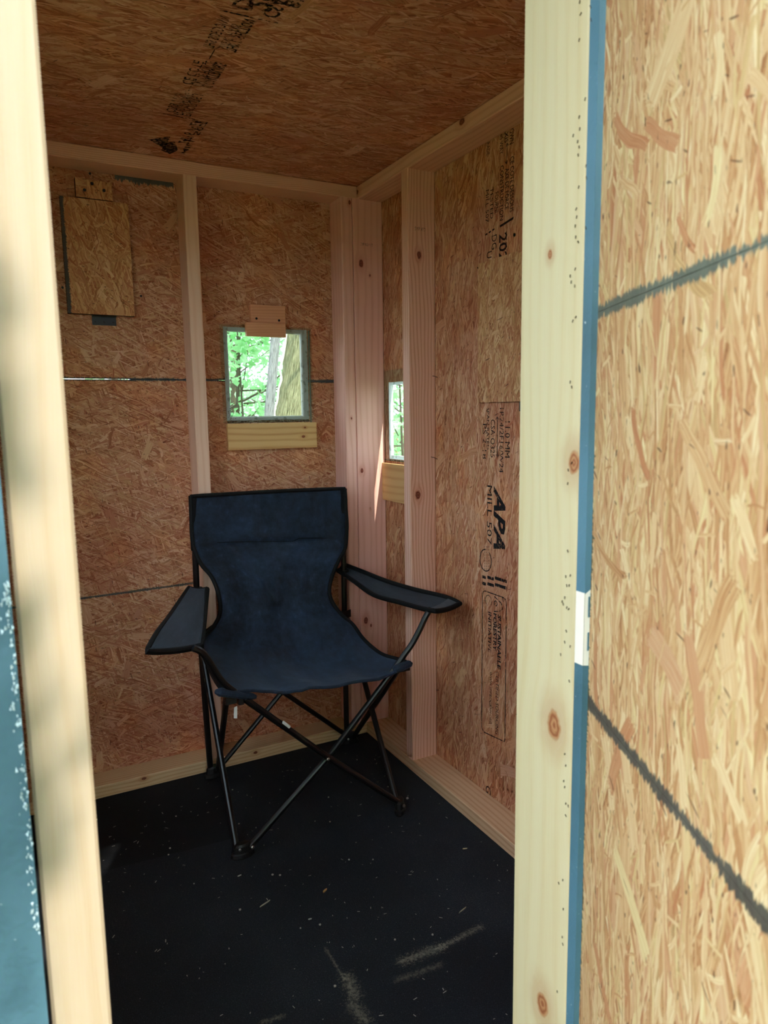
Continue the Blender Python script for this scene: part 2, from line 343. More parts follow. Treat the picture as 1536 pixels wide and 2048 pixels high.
# floor: two dark rubber mats on a deck
def make_mat(name, tint):
    N = NT(name, .85, .25); p = N.uv()
    n = N.noise(p, 420, 3, .7)[0]; big = N.noise(p, 2.6, 3)[0]
    col = N.ramp(N.M('ADD', N.M('MULTIPLY', n, .7), N.M('MULTIPLY', big, .4)), [(.35, (.0035, .004, .005)), (.58, (.011, .0125, .0145)), (.8, (.034, .038, .042))])
    fl = N.noise(N.V('MULTIPLY', N.rot(p, .7), (260, 900, 1)), 1, 1)[0]; fl2 = N.noise(N.V('MULTIPLY', N.rot(p, -.9), (240, 850, 1)), 1, 1)[0]
    dens = N.M('MULTIPLY', big, .09)
    k = N.M('MAXIMUM', N.step(N.M('ADD', fl, dens), .80, .87), N.step(N.M('ADD', fl2, dens), .80, .87))
    col = N.mix(N.M('MULTIPLY', k, .8), col, sr(96, 96, 88))
    nd = N.noise(p, 150, 3, .8)[0]; x, y, _ = N.sep(p)
    for (ax_, ay, bx, by, w, st) in DUST:
        ab = Vector((bx - ax_, by - ay)); L2 = ab.length_squared
        px_ = N.M('SUBTRACT', x, ax_); py_ = N.M('SUBTRACT', y, ay)
        t = N.M('DIVIDE', N.M('ADD', N.M('MULTIPLY', px_, ab.x), N.M('MULTIPLY', py_, ab.y)), L2, clamp=True)
        dx = N.M('SUBTRACT', px_, N.M('MULTIPLY', t, ab.x)); dy = N.M('SUBTRACT', py_, N.M('MULTIPLY', t, ab.y))
        dd = N.M('SQRT', N.M('ADD', N.M('MULTIPLY', dx, dx), N.M('MULTIPLY', dy, dy)))
        k = N.step(N.M('ADD', N.M('DIVIDE', dd, w), N.M('MULTIPLY', N.M('SUBTRACT', nd, .5), 3.2)), 1.0, -.6)
        col = N.mix(N.M('MULTIPLY', k, st), col, sr(150, 138, 112))
    col = N.mix(1.0, col, tint, 'MULTIPLY')
    N.base(col); N.bump(n, .0012, .7); return N.m
def fl(px, py): p = onz(px, py); return (p.x, p.y)
DUST = [(*fl(805, 1922), *fl(880, 1895), .018, .5), (*fl(880, 1895), *fl(962, 1853), .011, .45), (*fl(695, 1955), *fl(708, 1990), .020, .5), (*fl(705, 2010), *fl(730, 2040), .020, .4),
        (*fl(650, 1895), *fl(690, 1960), .005, .35), (*fl(525, 2045), *fl(565, 2032), .008, .35), (*fl(795, 1960), *fl(880, 1930), .012, .25)]
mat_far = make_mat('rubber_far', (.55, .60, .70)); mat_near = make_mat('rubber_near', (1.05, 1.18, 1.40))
floor = thing('floor', (.52, 1.3, -.06), kind='structure')
dk = MB().box((XL - T, .50, -.06), (XB + T, YA + T, -.006), 0); build('floor_deck', dk, pine[1], floor)
def matsheet(pts, z0, z1):
    mb = MB(); mb.face([(x, y, z1) for x, y in pts], pts)
    mb.face([(x, y, z0) for x, y in pts][::-1], pts[::-1])
    for a, b in zip(pts, pts[1:] + pts[:1]): mb.face([(*a, z0), (*b, z0), (*b, z1), (*a, z1)], [a, b, b, a])
    return mb
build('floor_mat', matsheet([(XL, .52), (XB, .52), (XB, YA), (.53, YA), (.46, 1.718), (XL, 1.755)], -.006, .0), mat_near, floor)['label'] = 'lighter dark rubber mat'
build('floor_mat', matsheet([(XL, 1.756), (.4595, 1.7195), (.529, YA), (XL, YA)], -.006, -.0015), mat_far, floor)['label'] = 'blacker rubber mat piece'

# ceiling
ceil = thing('ceiling', (.52, 1.3, ZC), kind='structure')
build('osb_sheet', MB().sheet(ZC, ZC + T, 2, (0, 1), (XL - T, XB + T + .05), (.40, YA + T + .05)), [osb_C], ceil)

# back wall (wall A)
wA = thing('wall_back', (.52, YA, 0), kind='structure')
for z0, z1 in ((-.06, .582), (.5835, 1.2066), (1.2086, ZC)):
    build('osb_sheet', MB().sheet(YA, YA + T, 1, (0, 2), (XL - T, XB + T), (z0, z1), [(WA[0], WA[1], max(WA[2], z0), min(WA[3], z1))] if WA[2] < z1 and WA[3] > z0 else [], 1), [osb_A, paint_blue], wA)
build('gap_light_blocker', MB().box((.34, YA + T + .0005, 1.17), (.60, YA + T + .02, 1.245), 0), paint_blue, wA); build('gap_light_blocker', MB().box((.90, YA + T + .0005, 1.17), (XB + T, YA + T + .02, 1.245), 0), paint_blue, wA)  # unseen outer strips, added to stop light leaking through this part of the joint
pl_low = make_pine('pine_low_plate', (.98, .92, .84), [(*kv((XL, A_FR, 0), (XB, YA - .0005, TH), 0, .002, ony(*p_, A_FR)), .005) for p_ in ((288, 1557), (511, 1505))], 5, 0, 90)
build('bottom_plate', MB().box((XL, A_FR, 0), (XB, YA - .0005, TH), 0, bev=.002), pl_low, wA)
build('top_plate', MB().box((XL, A_FR, ZC - TH), (B_FR - .001, YA - .0005, ZC - .0005), 0, bev=.002), make_pine('pine_top_plate', (1.12, .92, 1.12), [], 6, 0, 200), wA)
KS = lambda lo, hi, y, px_, py_, r_: (*kv(lo, hi, 2, .0022, ony(px_, py_, y)), r_)
SBx = ((.981, A_FR, TH), (1.019, YA - .0005, ZC - TH)); SCx = ((1.0205, A_FR, TH), (1.125, A_FR + TH, ZC - TH)); SDx = ((B_FR, 1.785, TH), (XB - .0005, 1.823, ZC - TH))
stud_mats = [make_pine('pine_stud_a', (1.10, .96, 1.14), [], 8, 0, 60, .2), make_pine('pine_stud_b', (1.14, .87, 1.20), [KS(*SBx, A_FR, 699, 405, .005), KS(*SBx, A_FR, 703, 837, .003)], 9, 0, 50, .22),
    make_pine('pine_stud_c', (1.16, .87, 1.20), [KS(*SCx, A_FR, 722, 527, .009), KS(*SCx, A_FR, 740, 551, .003), KS(*SCx, A_FR, 724, 941, .006), KS(*SCx, A_FR, 732, 1241, .009), KS(*SCx, A_FR, 742, 1251, .004)], 10, 0, 45, .22)]
def stud(parent, lo, hi, m, lab=None):
    o = build('stud', MB().box(lo, hi, 2, bev=.0022), m, parent)
    if lab: o['label'] = lab
    return o
stud(wA, (.497, A_FR, TH), (.535, YA - .0005, ZC - TH), stud_mats[0], 'pale middle stud')
stud(wA, (.080 - TH, A_FR, TH), (.080, YA - .0005, ZC - TH), stud_mats[0])
stud(wA, (.981, A_FR, TH), (1.019, YA - .0005, ZC - TH), stud_mats[1], 'pinkish stud on edge')
# right wall (wall B): sheet uv = (z, y)
wBo = thing('wall_right', (XB, 1.3, 0), kind='structure')
build('osb_sheet', MB().sheet(XB, XB + T, 0, (2, 1), (-.06, ZC), (.501, YA - .0005), [(WB[2], WB[3], WB[0], WB[1])], 1), [osb_B, paint_blue], wBo)
build('bottom_plate', MB().box((B_FR, .60, 0), (XB - .0005, A_FR - .001, TH), 1, bev=.002), make_pine('pine_low_plate_b', (1.0, .88, .86), [], 11, 0, 60, .35), wBo)
build('top_plate', MB().box((B_FR, .60, ZC - TH), (XB - .0005, YA - .001, ZC - .0005), 1, bev=.002), make_pine('pine_top_plate_b', (1.10, .88, 1.10), [(*kv((B_FR, .60, ZC - TH), (XB - .0005, YA - .001, ZC - .0005), 1, .002, onx(*p_, B_FR)), .009) for p_ in ((924, 243), (713, 385))], 12, 0, 60, .25), wBo)
stud(wBo, (1.0205, A_FR, TH), (1.125, A_FR + TH, ZC - TH), stud_mats[2], 'wide knotty pink stud')
stud(wBo, (B_FR, 1.785, TH), (XB - .0005, 1.823, ZC - TH), make_pine('pine_stud_d', (1.14, .91, 1.14), [KS(*SDx, 1.785, 838, 510, .0075), KS(*SDx, 1.785, 836, 990, .0095)], 13, 0, 95, .4), 'striped stud with two round knots')
stud(wBo, (B_FR, 1.12, TH), (XB - .0005, 1.158, ZC - TH), stud_mats[0])
# left wall
wLo = thing('wall_left', (XL, 1.3, 0), kind='structure')
build('osb_sheet', MB().sheet(XL, XL - T, 0, (2, 1), (-.06, ZC), (.501, YA - .0005), [(WL[2], WL[3], WL[0], WL[1])], 1), [osb_B, paint_blue], wLo)
# front wall: door opening x .037 .. .473
wF = thing('wall_front', (.8, .5, 0), kind='structure')
JK = lambda px_, py_, r_: (*kv((.473, YF - D, -.02), (.511, YF, ZC - .0005), 2, .0022, onx(px_, py_, .473)), r_)
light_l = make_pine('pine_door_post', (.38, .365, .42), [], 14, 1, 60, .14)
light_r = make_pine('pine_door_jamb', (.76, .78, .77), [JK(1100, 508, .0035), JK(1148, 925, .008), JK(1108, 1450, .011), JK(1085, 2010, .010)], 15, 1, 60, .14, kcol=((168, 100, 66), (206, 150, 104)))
YO = YF - D
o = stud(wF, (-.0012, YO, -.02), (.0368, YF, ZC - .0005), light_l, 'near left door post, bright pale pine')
stud(wF, (.473, YO, -.02), (.511, YF, ZC - .0005), light_r, 'right door jamb of pale pine')
build('siding_sheet', MB().sheet(YO - T, YO - .0003, 1, (0, 2), (.4731, XB + T), (-.10, ZC + .02), [], 1), [paint_blue, osb_B], wF)
build('siding_sheet', MB().sheet(YO - T, YO - .0003, 1, (0, 2), (XL - T - .015, -.0035), (-.10, ZC + .02), [], 1), [paint_shaded, osb_B], wF)
fr = MB()
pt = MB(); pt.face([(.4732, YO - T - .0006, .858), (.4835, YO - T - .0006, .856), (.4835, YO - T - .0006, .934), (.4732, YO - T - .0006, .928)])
pale_pt = plain('painted_sun_white', sr(246, 240, 230), .6, .3, .04)  # sunlit spot on the strip, put into the colour as near-white
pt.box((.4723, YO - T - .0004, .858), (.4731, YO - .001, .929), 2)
build('painted_sun_patch', pt, pale_pt, wF)['label'] = 'sunlit spot painted white, with two slots'
for za, zb in ((.872, .890), (.905, .925)):
    build('slot', MB().box((.4775, YO - T - .0012, za), (.4795, YO - T - .0007, zb), 2), paint_blue, wF)

# splinters on the cut edge of the blue siding at far left
torn = MB(); rr = random.Random(5)
for k in range(170):
    z = 1.0 - rr.random() ** 1.3 * .24; x = -.0038 - abs(rr.gauss(0, .0022)); y = YO - T - .0005; s_ = rr.uniform(.0004, .0013)
    a = rr.uniform(0, 6.28); P3 = [(x + s_ * math.cos(a + j * 2.1) * .8, y - rr.uniform(0, .0015), z + s_ * 1.7 * math.sin(a + j * 2.1)) for j in range(3)]
    apex = (x, y - s_ * .8, z)
    for j in range(3): torn.face([P3[j], P3[(j + 1) % 3], apex])
tag(build('torn_splinters', torn, plain('torn_fibre', sr(176, 196, 206), .8), wF), kind='stuff')

# ------------------------------------------------------------------ open door leaf: strand-board sheets, inner face to the camera
dth = math.radians(25.80); dd_ = Vector((-math.sin(dth), -math.cos(dth), 0)); dn = Vector((-math.cos(dth), math.sin(dth), 0))
hp = ony(1186, 1000, .4835); hp.z = 0
door = thing('door_1', hp, kind='structure'); 
def dpt(s, z, off=0.0): p = hp + dd_ * s - dn * off; return Vector((p.x, p.y, z))
for z0, z1 in ((-.02, .8233), (.8237, 1.1863), (1.1867, 1.75)):
    mb = MB(); W_ = .45
    A0 = [dpt(0, z0), dpt(W_, z0), dpt(W_, z1), dpt(0, z1)]; B0 = [dpt(0, z0, T), dpt(W_, z0, T), dpt(W_, z1, T), dpt(0, z1, T)]
    uvq = [(z0, 0), (z0, W_), (z1, W_), (z1, 0)]
    mb.face(A0, uvq, 0); mb.face(B0[::-1], uvq[::-1], 1)
    for i in range(4):
        j = (i + 1) % 4; mb.face([A0[i], B0[i], B0[j], A0[j]], [uvq[i], uvq[i], uvq[j], uvq[j]], 0)
    build('osb_sheet', mb, [osb_D, paint_blue], door)
bk = MB()
for a, b, z0, z1 in ((.02, .44, .80, .89), (.02, .44, 1.16, 1.25), (.02, .44, .05, .14)):
    P8 = [dpt(s, z, o_) for s in (a, b) for z in (z0, z1) for o_ in (T + .0005, T + .02)]
    for idx in ((0, 4, 6, 2), (1, 3, 7, 5), (0, 2, 3, 1), (4, 5, 7, 6), (0, 1, 5, 4), (2, 6, 7, 3)): bk.face([P8[i] for i in idx])
build('door_batten', bk, paint_blue, door)

# ------------------------------------------------------------------ windows: caulked frame and clear pane
caulk = NT('caulk', .5, .4); _k = caulk.noise(caulk.obj(), 60, 3, dim='3D')[0]
_cc = caulk.mix(caulk.step(_k, .55, .68), sr(232, 238, 238), sr(176, 186, 182)); caulk.base(_cc); caulk.bump(_k, .001)
_mx = caulk.t.nodes.new('ShaderNodeMixShader'); _tl = caulk.t.nodes.new('ShaderNodeBsdfTranslucent'); _mx.inputs[0].default_value = .45
caulk.put(_tl.inputs[0], _cc); caulk.t.links.new(caulk.b.outputs[0], _mx.inputs[1]); caulk.t.links.new(_tl.outputs[0], _mx.inputs[2]); caulk.t.links.new(_mx.outputs[0], caulk.out.inputs[0]); caulk = caulk.m
grime = NT('caulk_grime', .7, .2); _k = grime.noise(grime.obj(), 180, 4, .8, dim='3D')[0]
grime.base(grime.ramp(_k, [(.40, sr(24, 30, 26)), (.5, sr(104, 84, 54)), (.62, sr(150, 160, 146))])); grime = grime.m
gl = bpy.data.materials.new('clear_pane'); gl.use_nodes = True; gt = gl.node_tree; gt.nodes.clear()
go = gt.nodes.new('ShaderNodeOutputMaterial'); gm = gt.nodes.new('ShaderNodeMixShader'); gtr = gt.nodes.new('ShaderNodeBsdfTransparent'); ggl = gt.nodes.new('ShaderNodeBsdfGlossy')
gtr.inputs[0].default_value = (.91, .97, .97, 1); ggl.inputs['Roughness'].default_value = .08; gm.inputs[0].default_value = .045
gt.links.new(gtr.outputs[0], gm.inputs[1]); gt.links.new(ggl.outputs[0], gm.inputs[2]); gt.links.new(gm.outputs[0], go.inputs[0])
def lump_bar(a, b, w, seed, n=26):
    a = Vector(a); b = Vector(b); r = random.Random(seed)
    return MB().tube([a.lerp(b, i / n) for i in range(n + 1)], [w * r.uniform(.8, 1.2) for _ in range(n + 1)], 8)
# window_1 in the back wall
w1 = thing('window_1', (.75, YA, WA[2]), kind='structure')
def ring(x0, x1, z0, z1, wl, wr, wb_, wt, y0, y1, m, nm='window_frame', par=w1, mapf=None):
    mb = MB(); f = mapf or (lambda u, y, z: (u, y, z))
    for a, b, c, d in ((x0, x0 + wl, z0, z1), (x1 - wr, x1, z0, z1), (x0 + wl, x1 - wr, z0, z0 + wb_), (x0 + wl, x1 - wr, z1 - wt, z1)):
        r = random.Random(int(a * 1e4 + c * 977)); horiz = (b - a) > (d - c); n = 14
        P = []
        for i in range(n + 1):
            t = i / n
            if horiz: x = a + (b - a) * t; P.append(((x, c + r.uniform(0, .0012)), (x, d - r.uniform(0, .0012))))
            else: z = c + (d - c) * t; P.append(((a + r.uniform(0, .001), z), (b - r.uniform(0, .0012), z)))
        for (p, q_), (p2, q2) in zip(P, P[1:]):
            mb.face([f(p[0], y0, p[1]), f(q_[0], y0, q_[1]), f(q2[0], y0, q2[1]), f(p2[0], y0, p2[1])])
            for e, e2 in ((p, p2), (q_, q2)): mb.face([f(e[0], y0, e[1]), f(e2[0], y0, e2[1]), f(e2[0], y1, e2[1]), f(e[0], y1, e[1])])
    return build(nm, mb, m, par)
ring(WA[0] - .012, WA[1] + .020, WA[2] - .012, WA[3] + .012, .014, .024, .015, .015, YA - .0012, YA + T * .7, caulk)
for k_, (xa, xb, za, zb) in enumerate(((WA[0] - .010, WA[1] + .018, WA[2] - .0135, WA[2] - .008),)):
    g = lump_bar((xa, YA - .001, za), (xb, YA - .001, za), .0034, 3); build('caulk_bead', g, grime, w1)['label'] = 'dirty brown bead along the sill'
g = lump_bar((WA[1] + .026, YA - .0005, WA[2] - .02), (WA[1] + .026, YA - .0005, WA[3] + .01), .0028, 4); build('caulk_bead', g, plain('green_grey_bead', sr(112, 124, 106), .6), w1)
g = MB(); rr = random.Random(2)
for k in range(22):
    x = WA[0] - .008 + rr.random() ** 2 * .05; z = WA[2] - .008 + rr.random() ** 2 * .035; s_ = rr.uniform(.0007, .0022)
    g.box((x, YA - .0028, z), (x + s_ * 1.6, YA - .0014, z + s_))
tag(build('dirt_crumbs', g, screw_m, w1), kind='stuff')
build('pane', MB().box((.605, YA - .0036, 1.075), (.905, YA - .0016, 1.375), 0), gl, w1)
# window_2 in the right wall: pane plate overlaps the opening
w2 = thing('window_2', (XB, 1.94, WB[2]), kind='structure')
mf = lambda u, y, z: (XB + (y - YA), u, z)
ring(WB[0], WB[1], WB[2], WB[3], .012, .012, .013, .010, YA - .001, YA + T * .8, caulk, par=w2, mapf=mf)
build('pane', MB().box((XB - .0040, 1.83, .943), (XB - .0012, 2.098, 1.238), 1), gl, w2)
g = lump_bar((XB - .002, 1.84, .946), (XB - .002, 2.13, .946), .002, 9); build('caulk_bead', g, grime, w2)
build('lining', MB().box((XB, WB[1] + .0002, WB[2]), (XB + T, WB[1] + .004, WB[3]), 2), make_pine('pine_lining', (1, .8, .55), [], 19, 1), w2)
# unseen side window, added to brighten the room
w3 = thing('added_light_window', (XL, 1.2, WL[2]), kind='structure')
build('pane', MB().box((XL + .001, WL[0] - .02, WL[2] - .02), (XL + .004, WL[1] + .02, WL[3] + .02), 1), gl, w3)

# ------------------------------------------------------------------ wood blocks, hatches
def screw(parent, p, axis, r=.0042, m=None, name='screw'):
    a = Vector(axis); return build(name, MB().tube([Vector(p) - a * .0006, Vector(p) + a * .0012], r, 10), m or screw_m, parent)
b1 = thing('wood_block', (.745, YA, 1.35), 'short pinkish pine block screwed above the square window', 'wood block')
blk = MB().box((.700, YA - .020, 1.346), (.812, YA - .0045, 1.437), 0, bev=.001)
build('block', blk, make_pine('pine_block', (1, .66, .60), [], 21, 0, 100, .25), b1)
b1b = build('block', MB().box((.680, YA - .036, 1.340), (.806, YA - .0205, 1.381), 0, bev=.001), make_pine('pine_block_low', (1, .67, .60), [], 22, 0, 100, .2), b1); b1b['label'] = 'lower lap of the block'
for px_, py_ in ((513, 637), (558, 641)): screw(b1, ony(px_, py_, YA - .021), (0, -1, 0), .0036)
b2 = tag(build('wood_board', MB().box((.612, YA - .0205, .992), (.908, YA - .0045, 1.074), 0, bev=.001), make_pine('pine_sill_board', (.98, .86, .60), [(*kv((.612, YA - .0205, .992), (.908, YA - .0045, 1.074), 0, .001, ony(*p_, YA - .0205)), r_) for p_, r_ in (((610, 855), .003), ((607, 873), .0045))], 23, 0, 45, .4)),
     'yellow pine board with two knots fixed under the square window', 'board')
b3 = tag(build('wood_board', MB().box((XB - .014, 1.86, .812), (XB - .0005, 2.11, .936), 1, bev=.001), make_pine('pine_sill_board_two', (.88, .72, .50), [(1.98, .04, .005)], 24, 0, 40, .3)),
     'dull stained board under the narrow window between the studs', 'board')
# hatch in the back wall
cut_edge = plain('dark_cut_edge', sr(84, 52, 36), .85, .1, .4, 200)
h1 = thing('window_hatch', (.27, YA, 1.38), 'strand board flap with black bottom hinge at upper left', 'hatch')
build('flap', MB().sheet(YA - .018, YA - .0005, 1, (0, 2), (.183, .358), (1.384, 1.690), (), 0, 1), [osb_H, cut_edge], h1)
# v axis of osb_H is z; the dark cut edge runs along u = .1868
hg = MB().box((.245, YA - .0025, 1.357), (.309, YA - .0003, 1.3835), 0)
build('hinge', hg, plain('black_hinge', sr(38, 44, 54), .45, .5), h1)
hk = build('hinge_knuckle', MB().tube([(.245, YA - .0135, 1.3815), (.309, YA - .0135, 1.3815)], .0018, 8), black_metal, h1)
for x in (.253, .276, .300):
    screw(h1, (x, YA - .003, 1.3655), (0, -1, 0), .0028)
    screw(h1, (x, YA - .012, 1.391), (0, -1, 0), .0020)
b4 = thing('latch_block', (.27, YA, 1.69), 'small strand board latch block with three screws over the flap', 'wood block')
build('block', MB().sheet(YA - .022, YA - .0005, 1, (0, 2), (.224, .252), (1.6915, 1.742), (), 0, 1), [osb_H2, cut_edge], b4)
build('block', MB().sheet(YA - .020, YA - .0005, 1, (0, 2), (.2525, .318), (1.6915, 1.740), (), 0, 1), [osb_H, cut_edge], b4)
for px_, py_ in ((169, 380), (184, 367), (208, 381)): screw(b4, ony(px_, py_, YA - .0225), (0, -1, 0), .0042)
# hatch in the right wall
h2 = thing('window_hatch', (XB, 1.47, 1.12), 'strand board flap on the stamped right wall above the big lettering', 'hatch')
build('flap', MB().sheet(XB - .0115, XB - .0005, 0, (2, 1), (1.124, 1.478), (1.255, 1.560), (), 0, 1), [osb_H2, cut_edge], h2)
build('hinge', MB().box((XB - .003, 1.335, 1.100), (XB - .0003, 1.398, 1.1235), 1), black_metal, h2)
# screws and nails in the walls (each a small thing)
for k, (px_, py_) in enumerate(((125, 575), (282, 592), (180, 347))):
    p = ony(px_, py_, YA - .0006)
    tag(build('screw', MB().tube([p + Vector((0, .001, 0)), p - Vector((0, .001, 0))], .0034, 8), screw_m),
        ('dark screw head in the back wall left of the flap', 'dark screw head in the back wall right of the flap', 'dark screw head just under the top plate')[k], 'screw')
for k, (px_, py_, l) in enumerate(((866, 752, .016), (863, 914, .022))):
    p = onx(px_, py_, XB - D * .35); 
    p = ony(px_, py_, 1.784); d_ = Vector((.35, -.9, -.12)).normalized()
    tag(build('nail', MB().tube([p + d_ * -.003, p + d_ * l * .5, p + d_ * l + Vector((0, 0, -.003))], .0009, 6), plain('rusty_nail', sr(66, 44, 36), .6)),
        ('bent nail sticking out of the striped stud, upper', 'bent nail sticking out of the striped stud, lower')[k], 'nail')
p = onx(976, 490, XB - .0006)
p = onx(1029, 470, XB - .0006); tag(build('screw', MB().tube([p + Vector((.001, 0, 0)), p - Vector((.001, 0, 0))], .004, 8), screw_m), 'dark screw head in the right wall beside the date stamp', 'screw')

# ------------------------------------------------------------------ stamped lettering
def text_mb(s, size, bold=0.0, sx=1.0, shear=0.0, res=2):
    cu = bpy.data.curves.new('t', 'FONT'); cu.body = s; cu.size = size; cu.resolution_u = res; cu.offset = bold; cu.shear = shear
    o_ = bpy.data.objects.new('t', cu); COL.objects.link(o_)
    dg = bpy.context.evaluated_depsgraph_get(); me = o_.evaluated_get(dg).to_mesh()
    v = [(p.co.x * sx, p.co.y) for p in me.vertices]; f = [tuple(pp.vertices) for pp in me.polygons]
    o_.evaluated_get(dg).to_mesh_clear(); bpy.data.objects.remove(o_); bpy.data.curves.remove(cu)
    return v, f
def stamp(name, items, parent, T3, mat, lift=.0004):
    """items: ('t', text, s, t, size, bold, len or None) or ('r', s0, s1, t0, t1); s runs along the writing, t to the letter tops"""
    mb = MB()
    for it in items:
        if it[0] == 't':
            _, tx, s0, t0, size, bold, ln = it[:7]; sh = it[7] if len(it) > 7 else 0
            v, f = text_mb(tx, size, bold, shear=sh)
            if not v: continue
            w = max(a for a, b in v); k = ln / w if ln else 1
            for ff in f: mb.face([T3(s0 + v[i][0] * k, t0 + v[i][1]) for i in ff])
        elif it[0] == 'r':
            _, a, b, c, d = it; mb.face([T3(a, c), T3(b, c), T3(b, d), T3(a, d)])
        elif it[0] == 'p':
            mb.face([T3(a, b) for a, b in it[1]])
    return build(name, mb, mat, parent)
def line_items(pts, w, closed=False):
    out = []; pts = list(pts) + ([pts[0]] if closed else [])
    for a, b in zip(pts, pts[1:]):
        d = Vector((b[0]-a[0], b[1]-a[1])); 
        if d.length < 1e-6: continue
        n = Vector((-d.y, d.x)).normalized() * w / 2
        out.append(('p', [(a[0]+n.x, a[1]+n.y), (b[0]+n.x, b[1]+n.y), (b[0]-n.x, b[1]-n.y), (a[0]-n.x, a[1]-n.y)]))
    return out
def dashed(a, b, w, n, duty=.6):
    out = []; a = Vector(a); b = Vector(b)
    for i in range(n): out += line_items([tuple(a.lerp(b, i/n)), tuple(a.lerp(b, (i+duty)/n))], w)
    return out
# right wall: s = -z (down), t = -y (towards the door)
TB = lambda s, t: (XB - .0005, -t, -s)
def sB(px, py): p = onx(px, py, XB); return (-p.z, -p.y)
I = []
s0, t0 = sB(990, 976); s1, _ = sB(990, 1098)
I.append(('t', 'APA', s0, t0 - .002, .066, .0022, s1 - s0, .35))
I.append(('t', 'MILL 507', *sB(975, 968), .030, .0, sB(975, 1088)[0] - sB(975, 968)[0]))
for px_, a, b in ((1011, 838, 915),): I.append(('t', '11.0 MM', *sB(px_, a), .028, 0, sB(px_, b)[0] - sB(px_, a)[0]))
I.append(('t', '1R24/2F16/W24', *sB(1000, 812), .024, 0, sB(1000, 945)[0] - sB(1000, 812)[0]))
I.append(('t', 'CSA O325', *sB(982, 838), .026, 0, .10)); I.append(('t', 'PS 2-18', *sB(966, 846), .024, 0, .095))
I.append(('t', 'SPAN RATED', *sB(974, 815), .016, 0, .11))
a, b = sB(995, 833), sB(995, 915); I += line_items([a, b], .0022); 
for e, sg in ((a, 1), (b, -1)): I += line_items([(e[0] + sg * .008, e[1] - .006), e, (e[0] + sg * .008, e[1] + .006)], .002)
build_i = stamp('stamped_lettering', I, wBo, TB, ink); build_i['label'] = 'black mill grade stamp'
I = []
for k in (1, 2):                             # double bar
    for (pa, pb) in ((965, 972), (975, 988), (990, 1014)):
        y = 1150 + (k - 1) * 13; a = sB(pa, y + (pa - 965) * .1); b = sB(pb, y + (pb - 965) * .1); I.append(('r', a[0], a[0] + .0085, a[1], b[1]))
c0 = (sB(970, 1120)[0], sB(975, 1120)[1] - .008)
I += line_items([(c0[0] + .030 * math.cos(t_ * .35), c0[1] + .026 * math.sin(t_ * .35)) for t_ in range(-9, 8)], .003)
for px_ in (970, 974, 978): I += dashed(sB(px_, 1092), sB(px_, 1142), .0018, 9, .55)
# rounded box with lettering
xa, xb = sB(965, 1200)[1], sB(1013, 1200)[1]; za, zb, zc_ = sB(965, 1180)[0], sB(965, 1462)[0], sB(1013, 1488)[0]
r_ = .012
box_pts = [(za + r_, xa), (za + .003, xa + .004), (za, xa + r_), (za, xb - r_), (za + .004, xb - .003), (za + r_, xb), (zc_ - r_, xb), (zc_ - .003, xb - .003), (zc_ - .002, xb - r_), (zb, xa + r_), (zb - .006, xa + .002), (zb - r_ - .004, xa)]
I += line_items(box_pts, .0028, True)
wB2 = xb - xa
I.append(('t', 'SUSTAINABLE', sB(0 + 1000, 1230)[0], xa + wB2 * .66, .021, .0007, .150)); I.append(('t', 'FORESTRY', sB(1000, 1230)[0], xa + wB2 * .48, .021, .0007, .105)); I.append(('t', 'INITIATIVE', sB(990, 1227)[0], xa + wB2 * .26, .020, .0002, .115))
I.append(('t', 'CERTIFIED SOURCING', sB(1000, 1345)[0], xa + wB2 * .60, .019, 0, .180)); 
lg = sB(997, 1200); L0 = lg[0]; L1 = xa + wB2 * .70
I += line_items([(L0 - .006, L1 - .02), (L0 + .006, L1 + .010), (L0 + .020, L1 + .016), (L0 + .030, L1 + .002), (L0 + .036, L1 - .022)], .0030)
I += line_items([(L0 + .012 + .007 * math.cos(t_), L1 - .014 + .007 * math.sin(t_)) for t_ in [k * .7 for k in range(9)]], .0026)
I += line_items([(L0 + .012 + .016 * math.cos(t_), L1 - .046 + .014 * math.sin(t_)) for t_ in [k * .7 + 1 for k in range(8)]], .0018)
I.append(('t', '®', L0 - .012, L1 + .012, .016, 0, None))
stamp('stamped_lettering', I, wBo, TB, ink)['label'] = 'black rounded forestry certification stamp'
I = []
for j, (tx, fr_) in enumerate((('WWW.SFIPROGRAM.ORG', .34), ('SFI-00000', .16))):
    if j == 0: I.append(('t', tx, sB(985, 1345)[0], xa + wB2 * fr_, .013, 0, .150))
I.append(('t', 'DOWN', *sB(1020, 250), .022, .0003, .045)); I.append(('t', 'AXIS', *sB(1010, 256), .020, .0003, .035)); I.append(('t', 'THIS WAY', *sB(1000, 258), .020, 0, .06))
I.append(('t', 'CE COTE DESSOUS', *sB(1021, 314), .021, .0002, sB(1021, 425)[0] - sB(1021, 314)[0]))
I.append(('t', 'AXE DE FORCE', *sB(1011, 338), .020, .0002, sB(1011, 420)[0] - sB(1011, 338)[0]))
I.append(('t', 'CONSTRUCTION', *sB(1001, 332), .019, .0002, sB(1001, 442)[0] - sB(1001, 332)[0]))
I.append(('t', 'FOURNI', *sB(990, 385), .022, 0, sB(990, 426)[0] - sB(990, 385)[0]))
I.append(('t', 'TESTED', *sB(981, 376), .018, 0, .075)); I.append(('t', 'MILL 507', *sB(972, 380), .018, 0, .08)); I.append(('t', 'GRADE', *sB(974, 278), .018, 0, .04))
a, b = sB(1015, 286), sB(1013, 328); I += line_items([a, b], .002)
for e, sg in ((a, 1), (b, -1)): I += line_items([(e[0] + sg * .007, e[1] - .005), e, (e[0] + sg * .007, e[1] + .005)], .002)
I += line_items([sB(1000, 453), sB(1027, 436)], .0055); I += dashed(sB(971, 470), sB(992, 456), .004, 3, .6)
